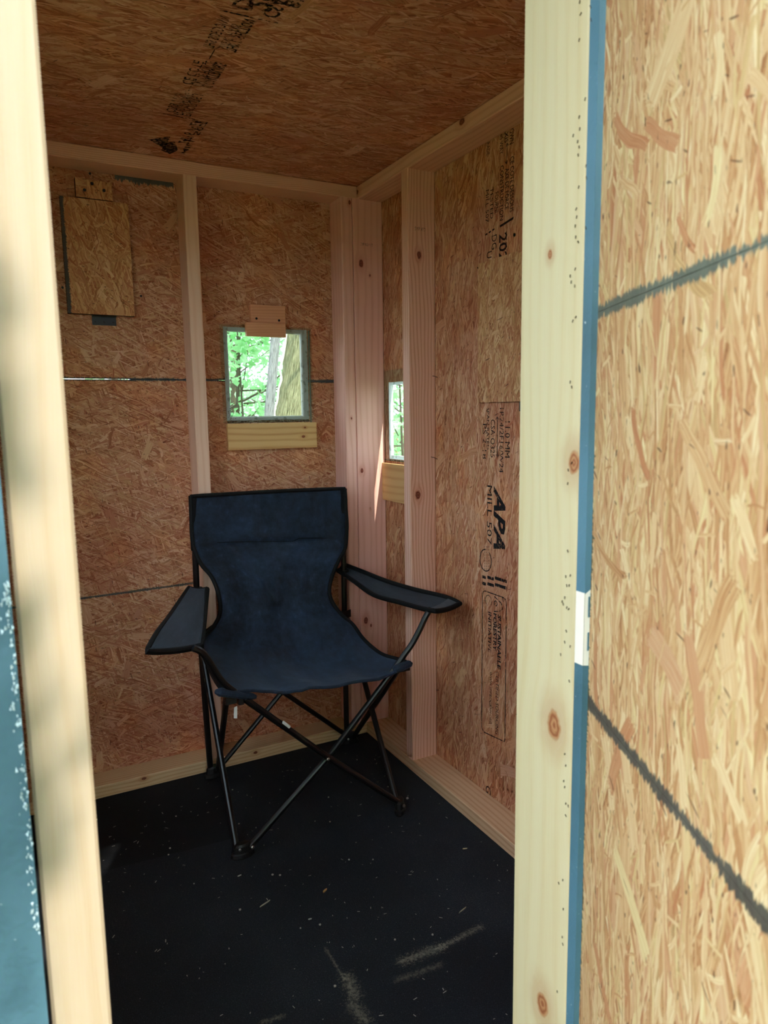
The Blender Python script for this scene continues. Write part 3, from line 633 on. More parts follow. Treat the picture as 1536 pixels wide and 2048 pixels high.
I.append(('t', '202', sB(1000, 468)[0], sB(999, 468)[1], .044, .0006, .066)); I.append(('t', 'DG', sB(985, 470)[0], sB(984, 468)[1], .030, 0, .036)); I.append(('t', 'U', sB(978, 502)[0], sB(974, 505)[1], .030, 0, .018))
I += dashed(sB(1013, 462), sB(1014, 505), .0022, 6, .6); I += line_items([sB(955, 536), sB(990, 521), sB(1021, 508)], .0045)
I.append(('t', 'G3', sB(965, 1562)[0], sB(972, 1562)[1], .034, 0, .045))
stamp('stamped_lettering', I, wBo, TB, worn_ink('brown_black_ink', sr(44, 28, 26), .56, .70))['label'] = 'brownish lettering with axis arrow and date'
bare = make_osb('osb_pale_strand', (.62, .50, .36), 0.1, .3, 1.2, seed=9)
# ceiling stamp: writing runs towards the door (s = -y), letter tops towards +x
TC = lambda s, t: (t, -s, ZC - .0005)
def sC(px, py): p = onz(px, py, ZC); return (-p.y, p.x)
I = []; rr = random.Random(11)
def col_text(tx, p0, p1, size, bold=.0003):
    a, b = sC(*p0), sC(*p1); I.append(('t', tx, a[0], a[1], size, bold, b[0] - a[0]))
col_text('THIS SIDE DOWN', (405, 93), (440, 30), .030); col_text('STRENGTH AXIS', (436, 95), (458, 45), .026); col_text('THIS DIRECTION', (450, 100), (488, 36), .030, .0006)
col_text('CE COTE', (363, 166), (390, 120), .030); col_text('AXE DE FORCE', (384, 170), (418, 122), .028); col_text('CONSTRUIRE', (402, 172), (438, 125), .034, .0008)
col_text('OSB 11.0', (331, 222), (352, 186), .030); col_text('RATED SHEATHING', (346, 228), (378, 186), .028, .0005); col_text('EXPOSURE 1', (363, 230), (396, 188), .030)
col_text('24/16 W24', (356, 285), (388, 240), .040, .0006); col_text('MILL 507', (360, 308), (408, 242), .020)
col_text('DF', (462, 14), (474, -24), .05, .0008); col_text('20', (492, 14), (508, -28), .06, .0016); col_text('CSA', (520, 30), (548, -8), .045, .0006); col_text('85', (566, 10), (580, -16), .04, .001)
I += line_items([sC(441, 20), sC(498, 33)], .004); I += dashed(sC(500, 34), sC(562, 47), .003, 4, .6); I += line_items([sC(326, 227), sC(390, 239)], .004)
I += line_items([sC(430, 98), sC(418, 118)], .002); I += line_items([sC(386, 165), sC(377, 181)], .002)
I.append(('p', [sC(298, 279), sC(341, 272), sC(334, 287), sC(326, 295)]))
I.append(('p', [sC(333, 284), sC(350, 283), sC(356, 300), sC(340, 308), sC(322, 300)]))
stamp('stamped_lettering', I, ceil, TC, worn_ink('ceiling_ink', sr(40, 32, 32), .44, .60))['label'] = 'smudged black grade stamp'
# faint lumber stamps
ft = []; TS = lambda s, t: (s, 1.7842, t)
ft = [('t', 'SYP KD', 1.058, 1.605, .014, 0, .036)]
stamp('faint_stamp', ft, wBo, TS, ink_faint)
TS2 = lambda s, t: (s, A_FR - .0006, t)
stamp('faint_stamp', [('t', 'SYP KD HT', 1.045, 1.628, .012, 0, .045)], wBo, TS2, ink_faint)

# ------------------------------------------------------------------ folding chair
def cat(pts, n=6):
    pts = [Vector(p) for p in pts]; out = []
    for i in range(len(pts) - 1):
        p0 = pts[max(i-1, 0)]; p1 = pts[i]; p2 = pts[i+1]; p3 = pts[min(i+2, len(pts)-1)]
        for k in range(n):
            t = k / n; out.append(.5 * ((2*p1) + (p2-p0)*t + (2*p0-5*p1+4*p2-p3)*t*t + (3*p1-p0-3*p2+p3)*t**3))
    return out + [pts[-1]]
chair = thing('folding_chair', (.70, 1.85, 0), 'dark navy fabric folding camp chair with black steel tube legs', 'chair')
def make_fabric(name, c, c2):
    N = NT(name, .78, .35); p = N.uv()
    w = N.noise(N.V('MULTIPLY', p, (900, 900, 1)), 1, 1)[0]; b = N.noise(p, 7, 3)[0]; d = N.noise(N.V('MULTIPLY', p, (40, 40, 1)), 1, 4, .7)[0]
    col = N.mix(N.M('ADD', N.M('MULTIPLY', N.M('SUBTRACT', N.M('ADD', b, d), 1.0), 1.2), .42, clamp=True), c, c2); col = N.mix(N.M('MULTIPLY', N.step(d, .62, .8), .25), col, tuple(x * 2.2 for x in c2))
    N.b.inputs['Sheen Weight'].default_value = .12; N.b.inputs['Sheen Roughness'].default_value = .5; N.b.inputs['Sheen Tint'].default_value = (.5, .7, 1, 1)
    N.base(col); N.bump(N.M('ADD', w, N.M('MULTIPLY', b, 4)), .0006, .6); return N.m
navy = make_fabric('navy_polyester', sr(11, 18, 29), sr(36, 56, 82)); arm_f = make_fabric('charcoal_polyester', sr(28, 32, 38), sr(52, 58, 66))
binding = plain('black_binding', sr(12, 13, 15), .75, .25, .2)
mesh_f = plain('black_back_strap', sr(14, 14, 17), .8, .2)
tube_m = NT('black_powder_coat', .32, .5); tube_m.base(sr(14, 15, 18)); tube_m = tube_m.m
plast = plain('black_plastic', sr(20, 21, 23), .45, .45, .15)
rows = [((382, 993), (689, 977), 2.058, .020, 0), ((383, 1030), (691, 1018), 2.056, .022, 0), ((384, 1070), (692, 1062), 2.05, .022, 0), ((388, 1097), (690, 1096), 2.043, .020, 0),
        ((402, 1128), (676, 1124), 2.02, .018, 0), ((424, 1155), (663, 1156), 2.00, .014, .0), ((437, 1190), (659, 1184), 1.985, .008, .005), ((440, 1225), (667, 1208), 1.97, .0, .012), ((428, 1252), (686, 1232), 1.955, -.010, .026),
        ((408, 1275), (706, 1250), 1.93, -.025, .045), ((404, 1300), (728, 1280), 1.85, -.02, .052), ((418, 1335), (762, 1308), 1.74, -.01, .048), ((432, 1362), (798, 1320), 1.655, 0, .040), ((445, 1380), (822, 1328), 1.60, 0, .030)]
NJ = 26; grid = []
Ls = [ony(*r[0], r[2]) for r in rows]; Rs = [ony(*r[1], r[2]) for r in rows]
Lc = cat(Ls, 5); Rc = cat(Rs, 5); sg = cat([Vector((r[3], r[4], 0)) for r in rows], 5); NI = len(Lc)
for i in range(NI):
    row = []
    for j in range(NJ + 1):
        t = j / NJ; p = Lc[i].lerp(Rc[i], t); k = 4 * t * (1 - t); k = k ** .8
        p = p + Vector((0, sg[i].x * k, -sg[i].y * k))
        f = i / (NI - 1)
        amp = .0085 * (1 if 0 < j < NJ else .2)
        wv = noise.noise(Vector((t * 5, f * 3, .3))) * amp * 1.8 + noise.noise(Vector((t * 14 + f * 5, f * 7, 1.7))) * amp * .7
        if f < .2: wv += math.sin(t * 27 + noise.noise(Vector((t * 4, f * 6, 0))) * 4) * .0075 * (1 - abs(f - .1) / .1) * (.3 + t)
        seam = math.exp(-((f - .205 + .03 * t - .015) / .012) ** 2) * (1 if .12 < t < .9 else 0)
        wv += -.010 * seam
        diag = math.exp(-((t - .18 - (f - .2) * .9) / .04) ** 2) * (1 if .22 < f < .5 else 0)   # pull crease from the left sleeve
        wv += .017 * diag
        n_ = Vector((0, -1, .15)) if f < .6 else Vector((0, -.3, 1))
        row.append(p + n_ * wv)
    grid.append(row)
mb = MB()
def gnorm(G, i, j):
    a = G[min(i+1, len(G)-1)][j] - G[max(i-1, 0)][j]; b = G[i][min(j+1, len(G[0])-1)] - G[i][max(j-1, 0)]
    return b.cross(a).normalized()
def slab(G, th, flip=False):
    mb = MB(); n0, m0 = len(G), len(G[0])
    Bk = [[G[i][j] + gnorm(G, i, j) * th for j in range(m0)] for i in range(n0)]
    def U(i, j): return (j * .02, i * .012)
    for i in range(n0 - 1):
        for j in range(m0 - 1):
            q1 = [G[i][j], G[i][j+1], G[i+1][j+1], G[i+1][j]]; q2 = [Bk[i][j], Bk[i+1][j], Bk[i+1][j+1], Bk[i][j+1]]
            mb.face(q1, [U(i, j), U(i, j+1), U(i+1, j+1), U(i+1, j)], 0, True); mb.face(q2, [U(i, j), U(i+1, j), U(i+1, j+1), U(i, j+1)], 0, True)
    for i in range(n0 - 1):
        mb.face([G[i][0], G[i+1][0], Bk[i+1][0], Bk[i][0]]); mb.face([G[i+1][-1], G[i][-1], Bk[i][-1], Bk[i+1][-1]])
    for j in range(m0 - 1):
        mb.face([G[0][j+1], G[0][j], Bk[0][j], Bk[0][j+1]]); mb.face([G[-1][j], G[-1][j+1], Bk[-1][j+1], Bk[-1][j]])
    return mb
sling = build('seat_fabric', slab(grid, .004), navy, chair, merge=True)
sling['label'] = 'navy seat and backrest in one sling'
edge = [grid[i][0] for i in range(NI - 1, -1, -1)] + [grid[0][j] for j in range(1, NJ + 1)] + [grid[i][NJ] for i in range(1, NI)]
build('edge_binding', MB().tube(edge, .0060, 8), binding, sling)
build('front_hem', MB().tube([p + Vector((0, -.002, -.002)) for p in grid[-1]], .0042, 8), navy, sling)
build('headrest_seam', MB().tube([grid[int(.205 * (NI - 1) - .03 * (NI - 1) * j / NJ + .015 * (NI - 1))][j] + Vector((0, -.0012, 0)) for j in range(4, 24)], .0010, 6), binding, sling)
# feet positions
F = {'FL': onz(486, 1712), 'FR': onz(800, 1622), 'RL': Vector((.492, 2.064, 0)), 'RR': Vector((.952, 2.062, 0))}
for k_, nm in (('FL', 0), ('FR', 0), ('RL', 0), ('RR', 0)): F[k_].z = 0
R0 = .0082
topL = ony(386, 1000, 2.066); topR = ony(686, 985, 2.066)
postL = [F['RL'] + Vector((-.010, 0, .022)), ony(410, 1400, 2.066), ony(393, 1172, 2.066), topL]
postR = [F['RR'] + Vector((-.010, 0, .022)), ony(692, 1400, 2.066), ony(688, 1172, 2.066), topR]
for p_ in (postL, postR):
    build('back_post', MB().tube(p_, R0 + .0008, 12), tube_m, chair)
# fabric sleeves behind the back that slip over the posts
for (tp, e, sx) in ((topL, postL, 1), (topR, postR, -1)):
    a = tp + Vector((0, .0, .012)); b = e[2].lerp(e[3], .42)
    build('post_sleeve', MB().tube([a, a.lerp(b, .5), b], [.0125, .0125, .0115], 12), mesh_f, sling)
JL = ony(402, 1278, 2.052); JR = ony(689, 1236, 2.052)
SL = ony(452, 1392, 1.622); SR = ony(806, 1338, 1.622)
FLt = F['FL'] + Vector((.018, .0, .020)); FLs = F['FL'] + Vector((-.014, .004, .020)); FRt = F['FR'] + Vector((.004, -.004, .020)); FRs = F['FR'] + Vector((-.002, .016, .020))
# front X with the upper ends bent up to the armrests
armR = [ony(862, 1216, 1.60), ony(851, 1234, 1.60), ony(840, 1258, 1.602), ony(824, 1288, 1.606), ony(804, 1316, 1.610), ony(779, 1352, 1.617)]
tubeA = cat(armR, 6) + [ony(655, 1516, 1.638), FLt]
build('front_cross_tube', MB().tube(tubeA, R0, 12), tube_m, chair)
armL = [ony(386, 1296, 1.585), ony(402, 1303, 1.585), ony(418, 1322, 1.588), ony(436, 1352, 1.592), ony(456, 1374, 1.597), ony(490, 1398, 1.603)]
tubeB = cat(armL, 6) + [ony(655, 1514, 1.614), FRt]
build('front_cross_tube', MB().tube(tubeB, R0, 12), tube_m, chair)
# side and rear crosses
def leg(name, a, b, r=R0): return build(name, MB().tube([a, a.lerp(b, .5), b], r, 12), tube_m, chair)
RLs = F['RL'] + Vector((.012, -.004, .020)); RRs = F['RR'] + Vector((.012, -.006, .020)); RLb = F['RL'] + Vector((.016, .004, .020)); RRb = F['RR'] + Vector((.0, .008, .020))
leg('side_cross_tube', FLs, JL + Vector((-.004, -.010, 0))); leg('side_cross_tube', FRs, JR + Vector((.006, -.012, 0)))
leg('side_cross_tube', RLs, SL + Vector((.010, .03, -.012))); leg('side_cross_tube', RRs, SR + Vector((-.006, .02, -.01)))
leg('rear_cross_tube', RLb, JR + Vector((-.01, -.006, 0)), .0075); leg('rear_cross_tube', RRb + Vector((0, -.014, 0)), JL + Vector((.012, -.022, 0)), .0075)
# rivets
def rivet(p, d=(0, -1, 0), r=.0045): p = Vector(p); d = Vector(d).normalized(); return build('rivet', MB().tube([p, p + d * .0025, p + d * .0035], [r, r, r * .5], 10), steel, chair)
rivet(ony(656, 1518, 1.606)); rivet(ony(491, 1396, 1.594)); 
rivet(F['FL'] + Vector((.022, -.012, .024))); rivet(F['FL'] + Vector((-.010, -.010, .026)), r=.0035); rivet(F['FR'] + Vector((.004, -.014, .022))); rivet(F['FR'] + Vector((.020, -.006, .036)), r=.0035)
rivet(F['RR'] + Vector((-.012, -.016, .022)), r=.0035); rivet(ony(572, 1235, 1.5) if False else JL + Vector((0, -.012, 0)), r=.003)
# plastic feet, joints
def foot(c, yaw):
    mb = MB(); ca, sa = math.cos(yaw), math.sin(yaw)
    n = 14; pr = [(.030 * math.cos(t) * (1 if True else 1), .015 * math.sin(t)) for t in [k * 2 * math.pi / n for k in range(n)]]
    lev = [(0, 1.0), (.004, 1.06), (.012, 1.0), (.014, .82), (.030, .74), (.036, .60)]
    P = [[c + Vector(((x * ca - y * sa) * k, (x * sa + y * ca) * k, z)) for x, y in pr] for z, k in lev]
    for a, b in zip(P, P[1:]):
        for i in range(n): mb.face([a[i], a[(i+1) % n], b[(i+1) % n], b[i]], None, 0, True)
    mb.face(P[0][::-1]); mb.face(P[-1]); return build('foot', mb, plast, chair)
foot(F['FL'], 0.05); foot(F['FR'], .9); foot(F['RL'], .1); foot(F['RR'], -.1)
for J in (JL, JR):
    build('slide_joint', MB().tube([J + Vector((0, .012, -.022)), J + Vector((0, .012, .018))], .0135, 10), plast, chair)
# seat corner pockets
def pocket(pts, name='corner_pocket'):
    mb = MB(); pts = [Vector(p) for p in pts]; bk = [p + Vector((.004, .022, 0)) for p in pts]; n = len(pts)
    mb.face(pts, None, 0); mb.face(bk[::-1])
    for i in range(n): mb.face([pts[i], bk[i], bk[(i+1) % n], pts[(i+1) % n]])
    o_ = build(name, mb, navy, sling); m_ = o_.modifiers.new('bev', 'BEVEL'); m_.width = .005; m_.segments = 2; return o_
for a_, b_, ra, nm in (((431, 1383, 1.592), (512, 1394, 1.600), .0105, 'corner_pocket'), ((787, 1340, 1.602), (823, 1326, 1.592), .0120, 'corner_pocket')):
    a, b = ony(*a_), ony(*b_); build(nm, MB().tube([a, a.lerp(b, .1), a.lerp(b, .5), a.lerp(b, .9), b], [ra * .5, ra, ra * .95, ra * .8, ra * .45], 12), navy, sling)
for x0, x1, y0, y1, yy in ((452, 474, 1392, 1411, 1.592), (478, 488, 1396, 1411, 1.594), (800, 821, 1336, 1345, 1.594)):
    a, b = ony(x0, y1, yy), ony(x1, y0, yy); build('joint_cover', MB().box((a.x, yy, a.z), (b.x, yy + .016, b.z), 2, bev=.002), plast, chair)
p = ony(468, 1415, 1.60); lb = MB(); lb.face([p + Vector(v) for v in ((0, 0, 0), (.008, 0, .002), (.006, -.002, -.028), (-.002, -.002, -.026))]); lb.face([p + Vector(v) + Vector((0, .0006, 0)) for v in ((0, 0, 0), (-.002, -.002, -.026), (.006, -.002, -.028), (.008, 0, .002))])
build('care_tag', lb, white_plastic, sling)['label'] = 'small white care tag'
a = ony(566, 1444, 1.6015); b = ony(579, 1454, 1.6015)
build('sticker', MB().tube([a, b], .0042, 6), white_plastic, chair)['label'] = 'white sticker on the cross tube'
# waist cord straps from fabric to the posts at seat height
for (pa, pb) in (((428, 1255), (404, 1272)), ((684, 1232), (700, 1226))):
    a, b = ony(*pa, 1.97), ony(*pb, 2.045); d_ = Vector((0, 0, .012))
    mb = MB(); mb.face([a - d_, a + d_, b + d_, b - d_]); o_ = build('side_strap', mb, binding, sling); m_ = o_.modifiers.new('s', 'SOLIDIFY'); m_.thickness = .003
# armrests
def armrest(inn, out, pin, pout, zmid, capf):
    """inn/out: edge pixels; pin/pout: the plan line each edge lies over"""
    A_ = cat([onv(*p, *pin) for p in inn], 5); B_ = cat([onv(*p, *pout) for p in out], 5); G = []
    for a, b in zip(A_, B_):
        row = []
        for j in range(11):
            t = j / 10; p = a.lerp(b, t); p.z -= .005 * 4 * t * (1 - t); row.append(p)
        G.append(row)
    arm = build('armrest', slab(G, .006), arm_f, chair, merge=True)
    ed = [g[0] for g in G] + G[-1][1:-1] + [g[-1] for g in G[::-1]] + [G[0][j] for j in range(9, 0, -1)] + [G[0][0]]
    build('edge_binding', MB().tube(ed, .0072, 8), binding, arm)
    n = len(G); k0 = int(n * capf); cap = [[p + Vector((0, -.001, .0035)) for p in g] for g in G[k0:]]
    mb = MB()
    for i in range(len(cap) - 1):
        for j in range(10): mb.face([cap[i][j], cap[i][j+1], cap[i+1][j+1], cap[i+1][j]], [(j * .01, i * .01), (j * .01 + .01, i * .01), (j * .01 + .01, i * .01 + .01), (j * .01, i * .01 + .01)], 0, True)
    o_ = build('front_flap', mb, make_fabric('grey_flap_%d' % len(bpy.data.materials), sr(58, 64, 68), sr(84, 90, 94)), arm, merge=True)
    return arm
aR = armrest([(676, 1141), (706, 1161), (748, 1190), (800, 1205), (848, 1218), (870, 1222)], [(688, 1129), (722, 1142), (775, 1163), (832, 1180), (890, 1194), (920, 1207)],
             ((.940, 2.06), (.985, 1.57)), ((.965, 2.09), (1.080, 1.585)), 0, .82)
aL = armrest([(414, 1178), (412, 1200), (409, 1230), (406, 1262), (402, 1292)], [(378, 1176), (362, 1200), (338, 1235), (314, 1267), (294, 1303)],
             ((.502, 2.055), (.352, 1.565)), ((.455, 2.07), (.262, 1.60)), 0, .78)
for (pp, am) in (((690, 1141), aR), ((396, 1176), aL)):
    c = ony(*pp, 2.062); build('grommet', MB().tube([c + Vector((0, 0, -.004)), c + Vector((0, 0, .002))], .0125, 12), plast, am)

# ------------------------------------------------------------------ bits on the floor
chips = [((650, 1782), .016, .005, sr(190, 140, 92), 'curled tan leaf scrap on the dark mat in the middle', 'leaf scrap'), ((530, 1808), .030, .0022, sr(170, 164, 150), 'pale twig fragment on the mat before the front left chair foot', 'wood splinter'),
         ((925, 1821), .026, .0016, sr(186, 176, 150), 'thin pale splinter on the mat near the right door jamb', 'wood splinter'), ((479, 1752), .010, .002, sr(170, 168, 158), 'short white chip just below the front left chair foot', 'wood splinter'),
         ((930, 1698), .012, .002, sr(190, 180, 140), 'short straw splinter by the right base plate', 'wood splinter'), ((620, 1839), .008, .002, sr(150, 158, 150), 'tiny pale chip below the tan leaf scrap', 'wood splinter')]
for k, ((px_, py_), ln, wd, c, lb_, ct) in enumerate(chips):
    p = onz(px_, py_); an = (.5, .35, .3, .1, -.4, -.2)[k]; mb = MB(); ca, sa = math.cos(an), math.sin(an)
    pts = [(-.5, -.2), (-.2, -.5), (.3, -.45), (.5, .1), (.15, .5), (-.3, .4)]
    Rz = lambda x, y, z: p + Vector((x * ln * ca - y * wd * sa, x * ln * sa + y * wd * ca, z))
    top = [Rz(x, y, .0022 + .001 * abs(x)) for x, y in pts]; bot = [Rz(x, y, .0002) for x, y in pts]
    mb.face(top); mb.face(bot[::-1])
    for i in range(6): mb.face([bot[i], bot[(i+1) % 6], top[(i+1) % 6], top[i]])
    tag(build('floor_scrap' if ct == 'leaf scrap' else 'wood_splinter', mb, plain('scrap_%d' % k, c, .8)), lb_, ct)
db = MB(); rr = random.Random(3)
spots = [fl(*p) for p in ((560, 1580), (657, 1595), (660, 1644), (465, 1580), (352, 1633), (495, 1670), (512, 1656), (340, 1697), (388, 1768), (601, 1857), (545, 1750), (337, 1710), (186, 1745), (697, 1535), (714, 1520), (839, 1648), (865, 1870), (670, 1973), (746, 1720), (776, 1574), (698, 1720), (458, 1898), (193, 1640), (478, 1648), (205, 1822), (630, 1643), (560, 1751), (790, 1880), (640, 1850), (480, 1820))]
for (x, y) in spots: db.tube([(x, y, .0002), (x, y, .0020)], rr.uniform(.0012, .0028), 7)
for k in range(420):
    x = rr.uniform(.0, 1.03); y = rr.uniform(.62, 2.09); s_ = rr.uniform(.0003, .0009); a = rr.uniform(0, 3.14); l = s_ * rr.uniform(1, 6)
    dx, dy = math.cos(a), math.sin(a)
    db.face([(x - dx*l - dy*s_, y - dy*l + dx*s_, .0012), (x + dx*l - dy*s_, y + dy*l + dx*s_, .0012), (x + dx*l + dy*s_, y + dy*l - dx*s_, .0012), (x - dx*l + dy*s_, y - dy*l - dx*s_, .0012)][::-1])
tag(build('floor_grit', db, plain('pale_grit', sr(150, 150, 140), .8)), 'pale grit and sawdust specks strewn over the dark floor mat', 'debris', kind='stuff')

# ------------------------------------------------------------------ ants on the door jamb
am = MB()
for k, (c, r) in enumerate(((-.0013, .00050), (-.0002, .00038), (.0010, .00060))):
    am.tube([(c - r * 1.2, 0, .0006), (c - r*.5, 0, .0006), (c + r*.5, 0, .0006), (c + r * 1.2, 0, .0006)], [r * .4, r, r, r * .4], 6)
for sx in (-.0006, 0, .0006):
    for sy in (-1, 1): am.tube([(sx, 0, .0006), (sx * 1.6, sy * .0008, .0009), (sx * 2.2, sy * .0014, .0001)], .00010, 3)
ant_m = plain('ant_brown', sr(48, 26, 22), .5)
ant0 = build('ant', am, ant_m, loc=(0, 0, 0)); ants = []
apx = [(1160, 4), (1162, 28), (1159, 80), (1171, 198), (1159, 234), (1160, 258), (1147, 271), (1156, 283), (1159, 294), (1157, 310), (1171, 332), (1172, 356), (1158, 374), (1153, 418), (1154, 434), (1151, 452), (1171, 456), (1152, 474), (1157, 484), (1151, 538),
       (1141, 552), (1143, 564), (1150, 572), (1152, 634), (1146, 642), (1141, 764), (1144, 774), (1136, 967), (1137, 940), (1144, 926), (1136, 1102), (1132, 1153), (1141, 1151), (1134, 1171), (1139, 1171), (1130, 1195), (1125, 1203), (1127, 1208), (1134, 1215), (1138, 1218),
       (1133, 1262), (1130, 1284), (1141, 1293), (1122, 1309), (1139, 1362), (1130, 1508), (1132, 1531), (1128, 1562), (1130, 1574), (1132, 1607), (1137, 1612), (1132, 1631), (1126, 1760), (1118, 1766), (1127, 1818), (1125, 1874), (1126, 1888), (1115, 1983), (1180, 14), (1181, 40)]
rr = random.Random(8)
for i, (px_, py_) in enumerate(apx):
    o_ = ant0 if i == 0 else ant0.copy()
    if i: COL.objects.link(o_)
    p = onx(px_, py_, .4728); 
    an = rr.gauss(1.57, .35); d_ = Vector((0, math.cos(an), math.sin(an))); n_ = Vector((-1, 0, 0)); s_ = n_.cross(d_)
    if p.y < YO + .002: p = ony(px_, py_, YO - T - .0004); d_ = Vector((math.cos(an), 0, math.sin(an))); n_ = Vector((0, -1, 0)); s_ = n_.cross(d_)
    o_.matrix_world = Matrix.Translation(p) @ Matrix((d_, s_, n_)).transposed().to_4x4() @ Matrix.Scale(.75, 4)
    tag(o_, 'tiny dark ant crawling on the pale right door jamb', 'ant', 'ants crawling on the door jamb')

# ------------------------------------------------------------------ the woods outside
GZ = -.40
gN = NT('forest_floor', .9, .1); _p = gN.obj()
_a = gN.noise(_p, 1.2, 5, .65, '3D')[0]; _b = gN.noise(_p, 30, 4, .7, '3D')[0]
gN.base(gN.ramp(gN.M('ADD', gN.M('MULTIPLY', _a, .6), gN.M('MULTIPLY', _b, .4)), [(.35, sr(70, 62, 42)), (.5, sr(112, 108, 62)), (.62, sr(120, 138, 72)), (.75, sr(160, 150, 110))])); gN.bump(_b, .03)
gm_ = MB(); NG = 40
def gh(x, y):
    d = math.hypot(x - .5, y - 1.2); return GZ + max(0, min(1, (d - 2.5) / 4)) * (noise.noise(Vector((x * .18, y * .18, 0))) * .5 + max(0, d - 6) * .015)
for i in range(NG):
    for j in range(NG):
        c = [(-30 + 60 * (i + a) / NG, -28 + 60 * (j + b) / NG) for a, b in ((0, 0), (1, 0), (1, 1), (0, 1))]
        gm_.face([(x, y, gh(x, y)) for x, y in c], c, 0, True)
tag(build('ground', gm_, gN.m, merge=True), kind='structure')
# skids under the hut
for k, x in enumerate((.02, 1.03)): build('skid_beam', MB().box((x - .045, .48, GZ - .02), (x + .045, 2.24, -.0605), 1, bev=.004), pine[1], floor)

def make_bark(name, c1, c2, sc=1.0):
    N = NT(name, .9, .1); p = N.uv(); u, v, _ = N.sep(p)
    n = N.noise(N.comb(N.M('MULTIPLY', u, 12 * sc), N.M('MULTIPLY', v, 120 * sc)), 1, 4, .75)[0]; n2 = N.noise(p, 14, 3)[0]
    N.base(N.mix(N.M('ADD', N.M('MULTIPLY', N.M('SUBTRACT', n, .3), 2.2), N.M('MULTIPLY', n2, -.1), clamp=True), c1, c2)); N.bump(n, .02, .8); return N.m
bark_y = make_bark('ridged_bark', sr(84, 84, 56), sr(196, 190, 148)); bark_g = make_bark('grey_bark', sr(120, 120, 118), sr(204, 202, 198), 1.6); bark_d = make_bark('brown_bark', sr(80, 72, 58), sr(140, 130, 110))
lf = bpy.data.materials.new('leaf_green'); lf.use_nodes = True; lt = lf.node_tree; lt.nodes.clear()
lo_ = lt.nodes.new('ShaderNodeOutputMaterial'); lm = lt.nodes.new('ShaderNodeMixShader'); ldf = lt.nodes.new('ShaderNodeBsdfPrincipled'); ltr = lt.nodes.new('ShaderNodeBsdfTranslucent')
lr = lt.nodes.new('ShaderNodeNewGeometry'); lc_ = lt.nodes.new('ShaderNodeValToRGB')
for k, (p_, c_) in enumerate(((0.0, sr(140, 204, 132)), (1.0, sr(212, 246, 200)))): lc_.color_ramp.elements[k].position = p_; lc_.color_ramp.elements[k].color = (*c_, 1)
lt.links.new(lr.outputs['Random Per Island'], lc_.inputs[0]); lt.links.new(lc_.outputs[0], ldf.inputs['Base Color']); lt.links.new(lc_.outputs[0], ltr.inputs[0])
ldf.inputs['Roughness'].default_value = .5; lm.inputs[0].default_value = .5
lt.links.new(ldf.outputs[0], lm.inputs[1]); lt.links.new(ltr.outputs[0], lm.inputs[2]); lt.links.new(lm.outputs[0], lo_.inputs[0])
def leaf(mb, p, s, rr):
    q_ = Vector((rr.gauss(0, 1), rr.gauss(0, 1), rr.gauss(0, 1.3))).normalized(); a = q_.orthogonal().normalized(); a = (a * math.cos(rr.random() * 6.28) + q_.cross(a) * math.sin(rr.random() * 6.28)).normalized(); b = q_.cross(a)
    mid = p + a * s; tip = p + a * s * 2
    base_n = len(mb.v)
    mb.v += [tuple(p), tuple(mid + b * s * .62 + q_ * s * .2), tuple(tip), tuple(mid - b * s * .62 + q_ * s * .2)]
    mb.f += [(base_n, base_n + 1, base_n + 2), (base_n, base_n + 2, base_n + 3)]
    mb.uv += [(0, 0)] * 6; mb.m += [0, 0]; mb.smooth += [False, False]
def tree_parts(h, r, spread, nl, leafs, seed, zlow=.3, bark=None):
    rr = random.Random(seed); tr = MB(); pts = [Vector((noise.noise(Vector((k * .5, seed, 0))) * .12 * k / 6, noise.noise(Vector((k * .5, 0, seed))) * .12 * k / 6, h * k / 8)) for k in range(9)]
    tr.tube(pts, [r * (1 - .7 * k / 8) for k in range(9)], 8)
    br = MB(); fo = MB(); tips = []
    for k in range(int(10 + h * 3)):
        z = h * (zlow + (1 - zlow) * rr.random()) ; i = min(7, int(z / h * 8)); p0 = pts[i].lerp(pts[i+1], z / h * 8 - i)
        a = rr.random() * 6.28; L = spread * rr.uniform(.5, 1.1) * (1.1 - .5 * z / h); d = Vector((math.cos(a), math.sin(a), rr.uniform(.0, .5)))
        p1 = p0 + d * L * .5; p2 = p0 + d * L + Vector((0, 0, L * .1)); br.tube([p0, p1, p2], [r * .3, r * .18, r * .06], 5, cap=False); tips += [(p0, p1, p2)]
    for k in range(nl):
        p0, p1, p2 = rr.choice(tips); t = rr.random() ** .7; p = p1.lerp(p2, t) if rr.random() < .75 else p0.lerp(p1, t)
        leaf(fo, p + Vector((rr.gauss(0, .16), rr.gauss(0, .16), rr.gauss(0, .10))) * spread * .6, leafs * rr.uniform(.6, 1.2), rr)
    return tr, br, fo
def plant(name, loc, parts, bark, label, cat_, group=None):
    r_ = thing(name, loc, label, cat_, group); tr, br, fo = parts
    for nm, mb_, m_, kd in (('trunk', tr, bark, None), ('branches', br, bark, 'stuff'), ('foliage', fo, lf, 'stuff')):
        mb_.v = [tuple(Vector(v) + Vector(loc)) for v in mb_.v]; o_ = build(nm, mb_, m_, r_, loc=loc)
        if kd: o_['kind'] = kd
    return r_
protos = []
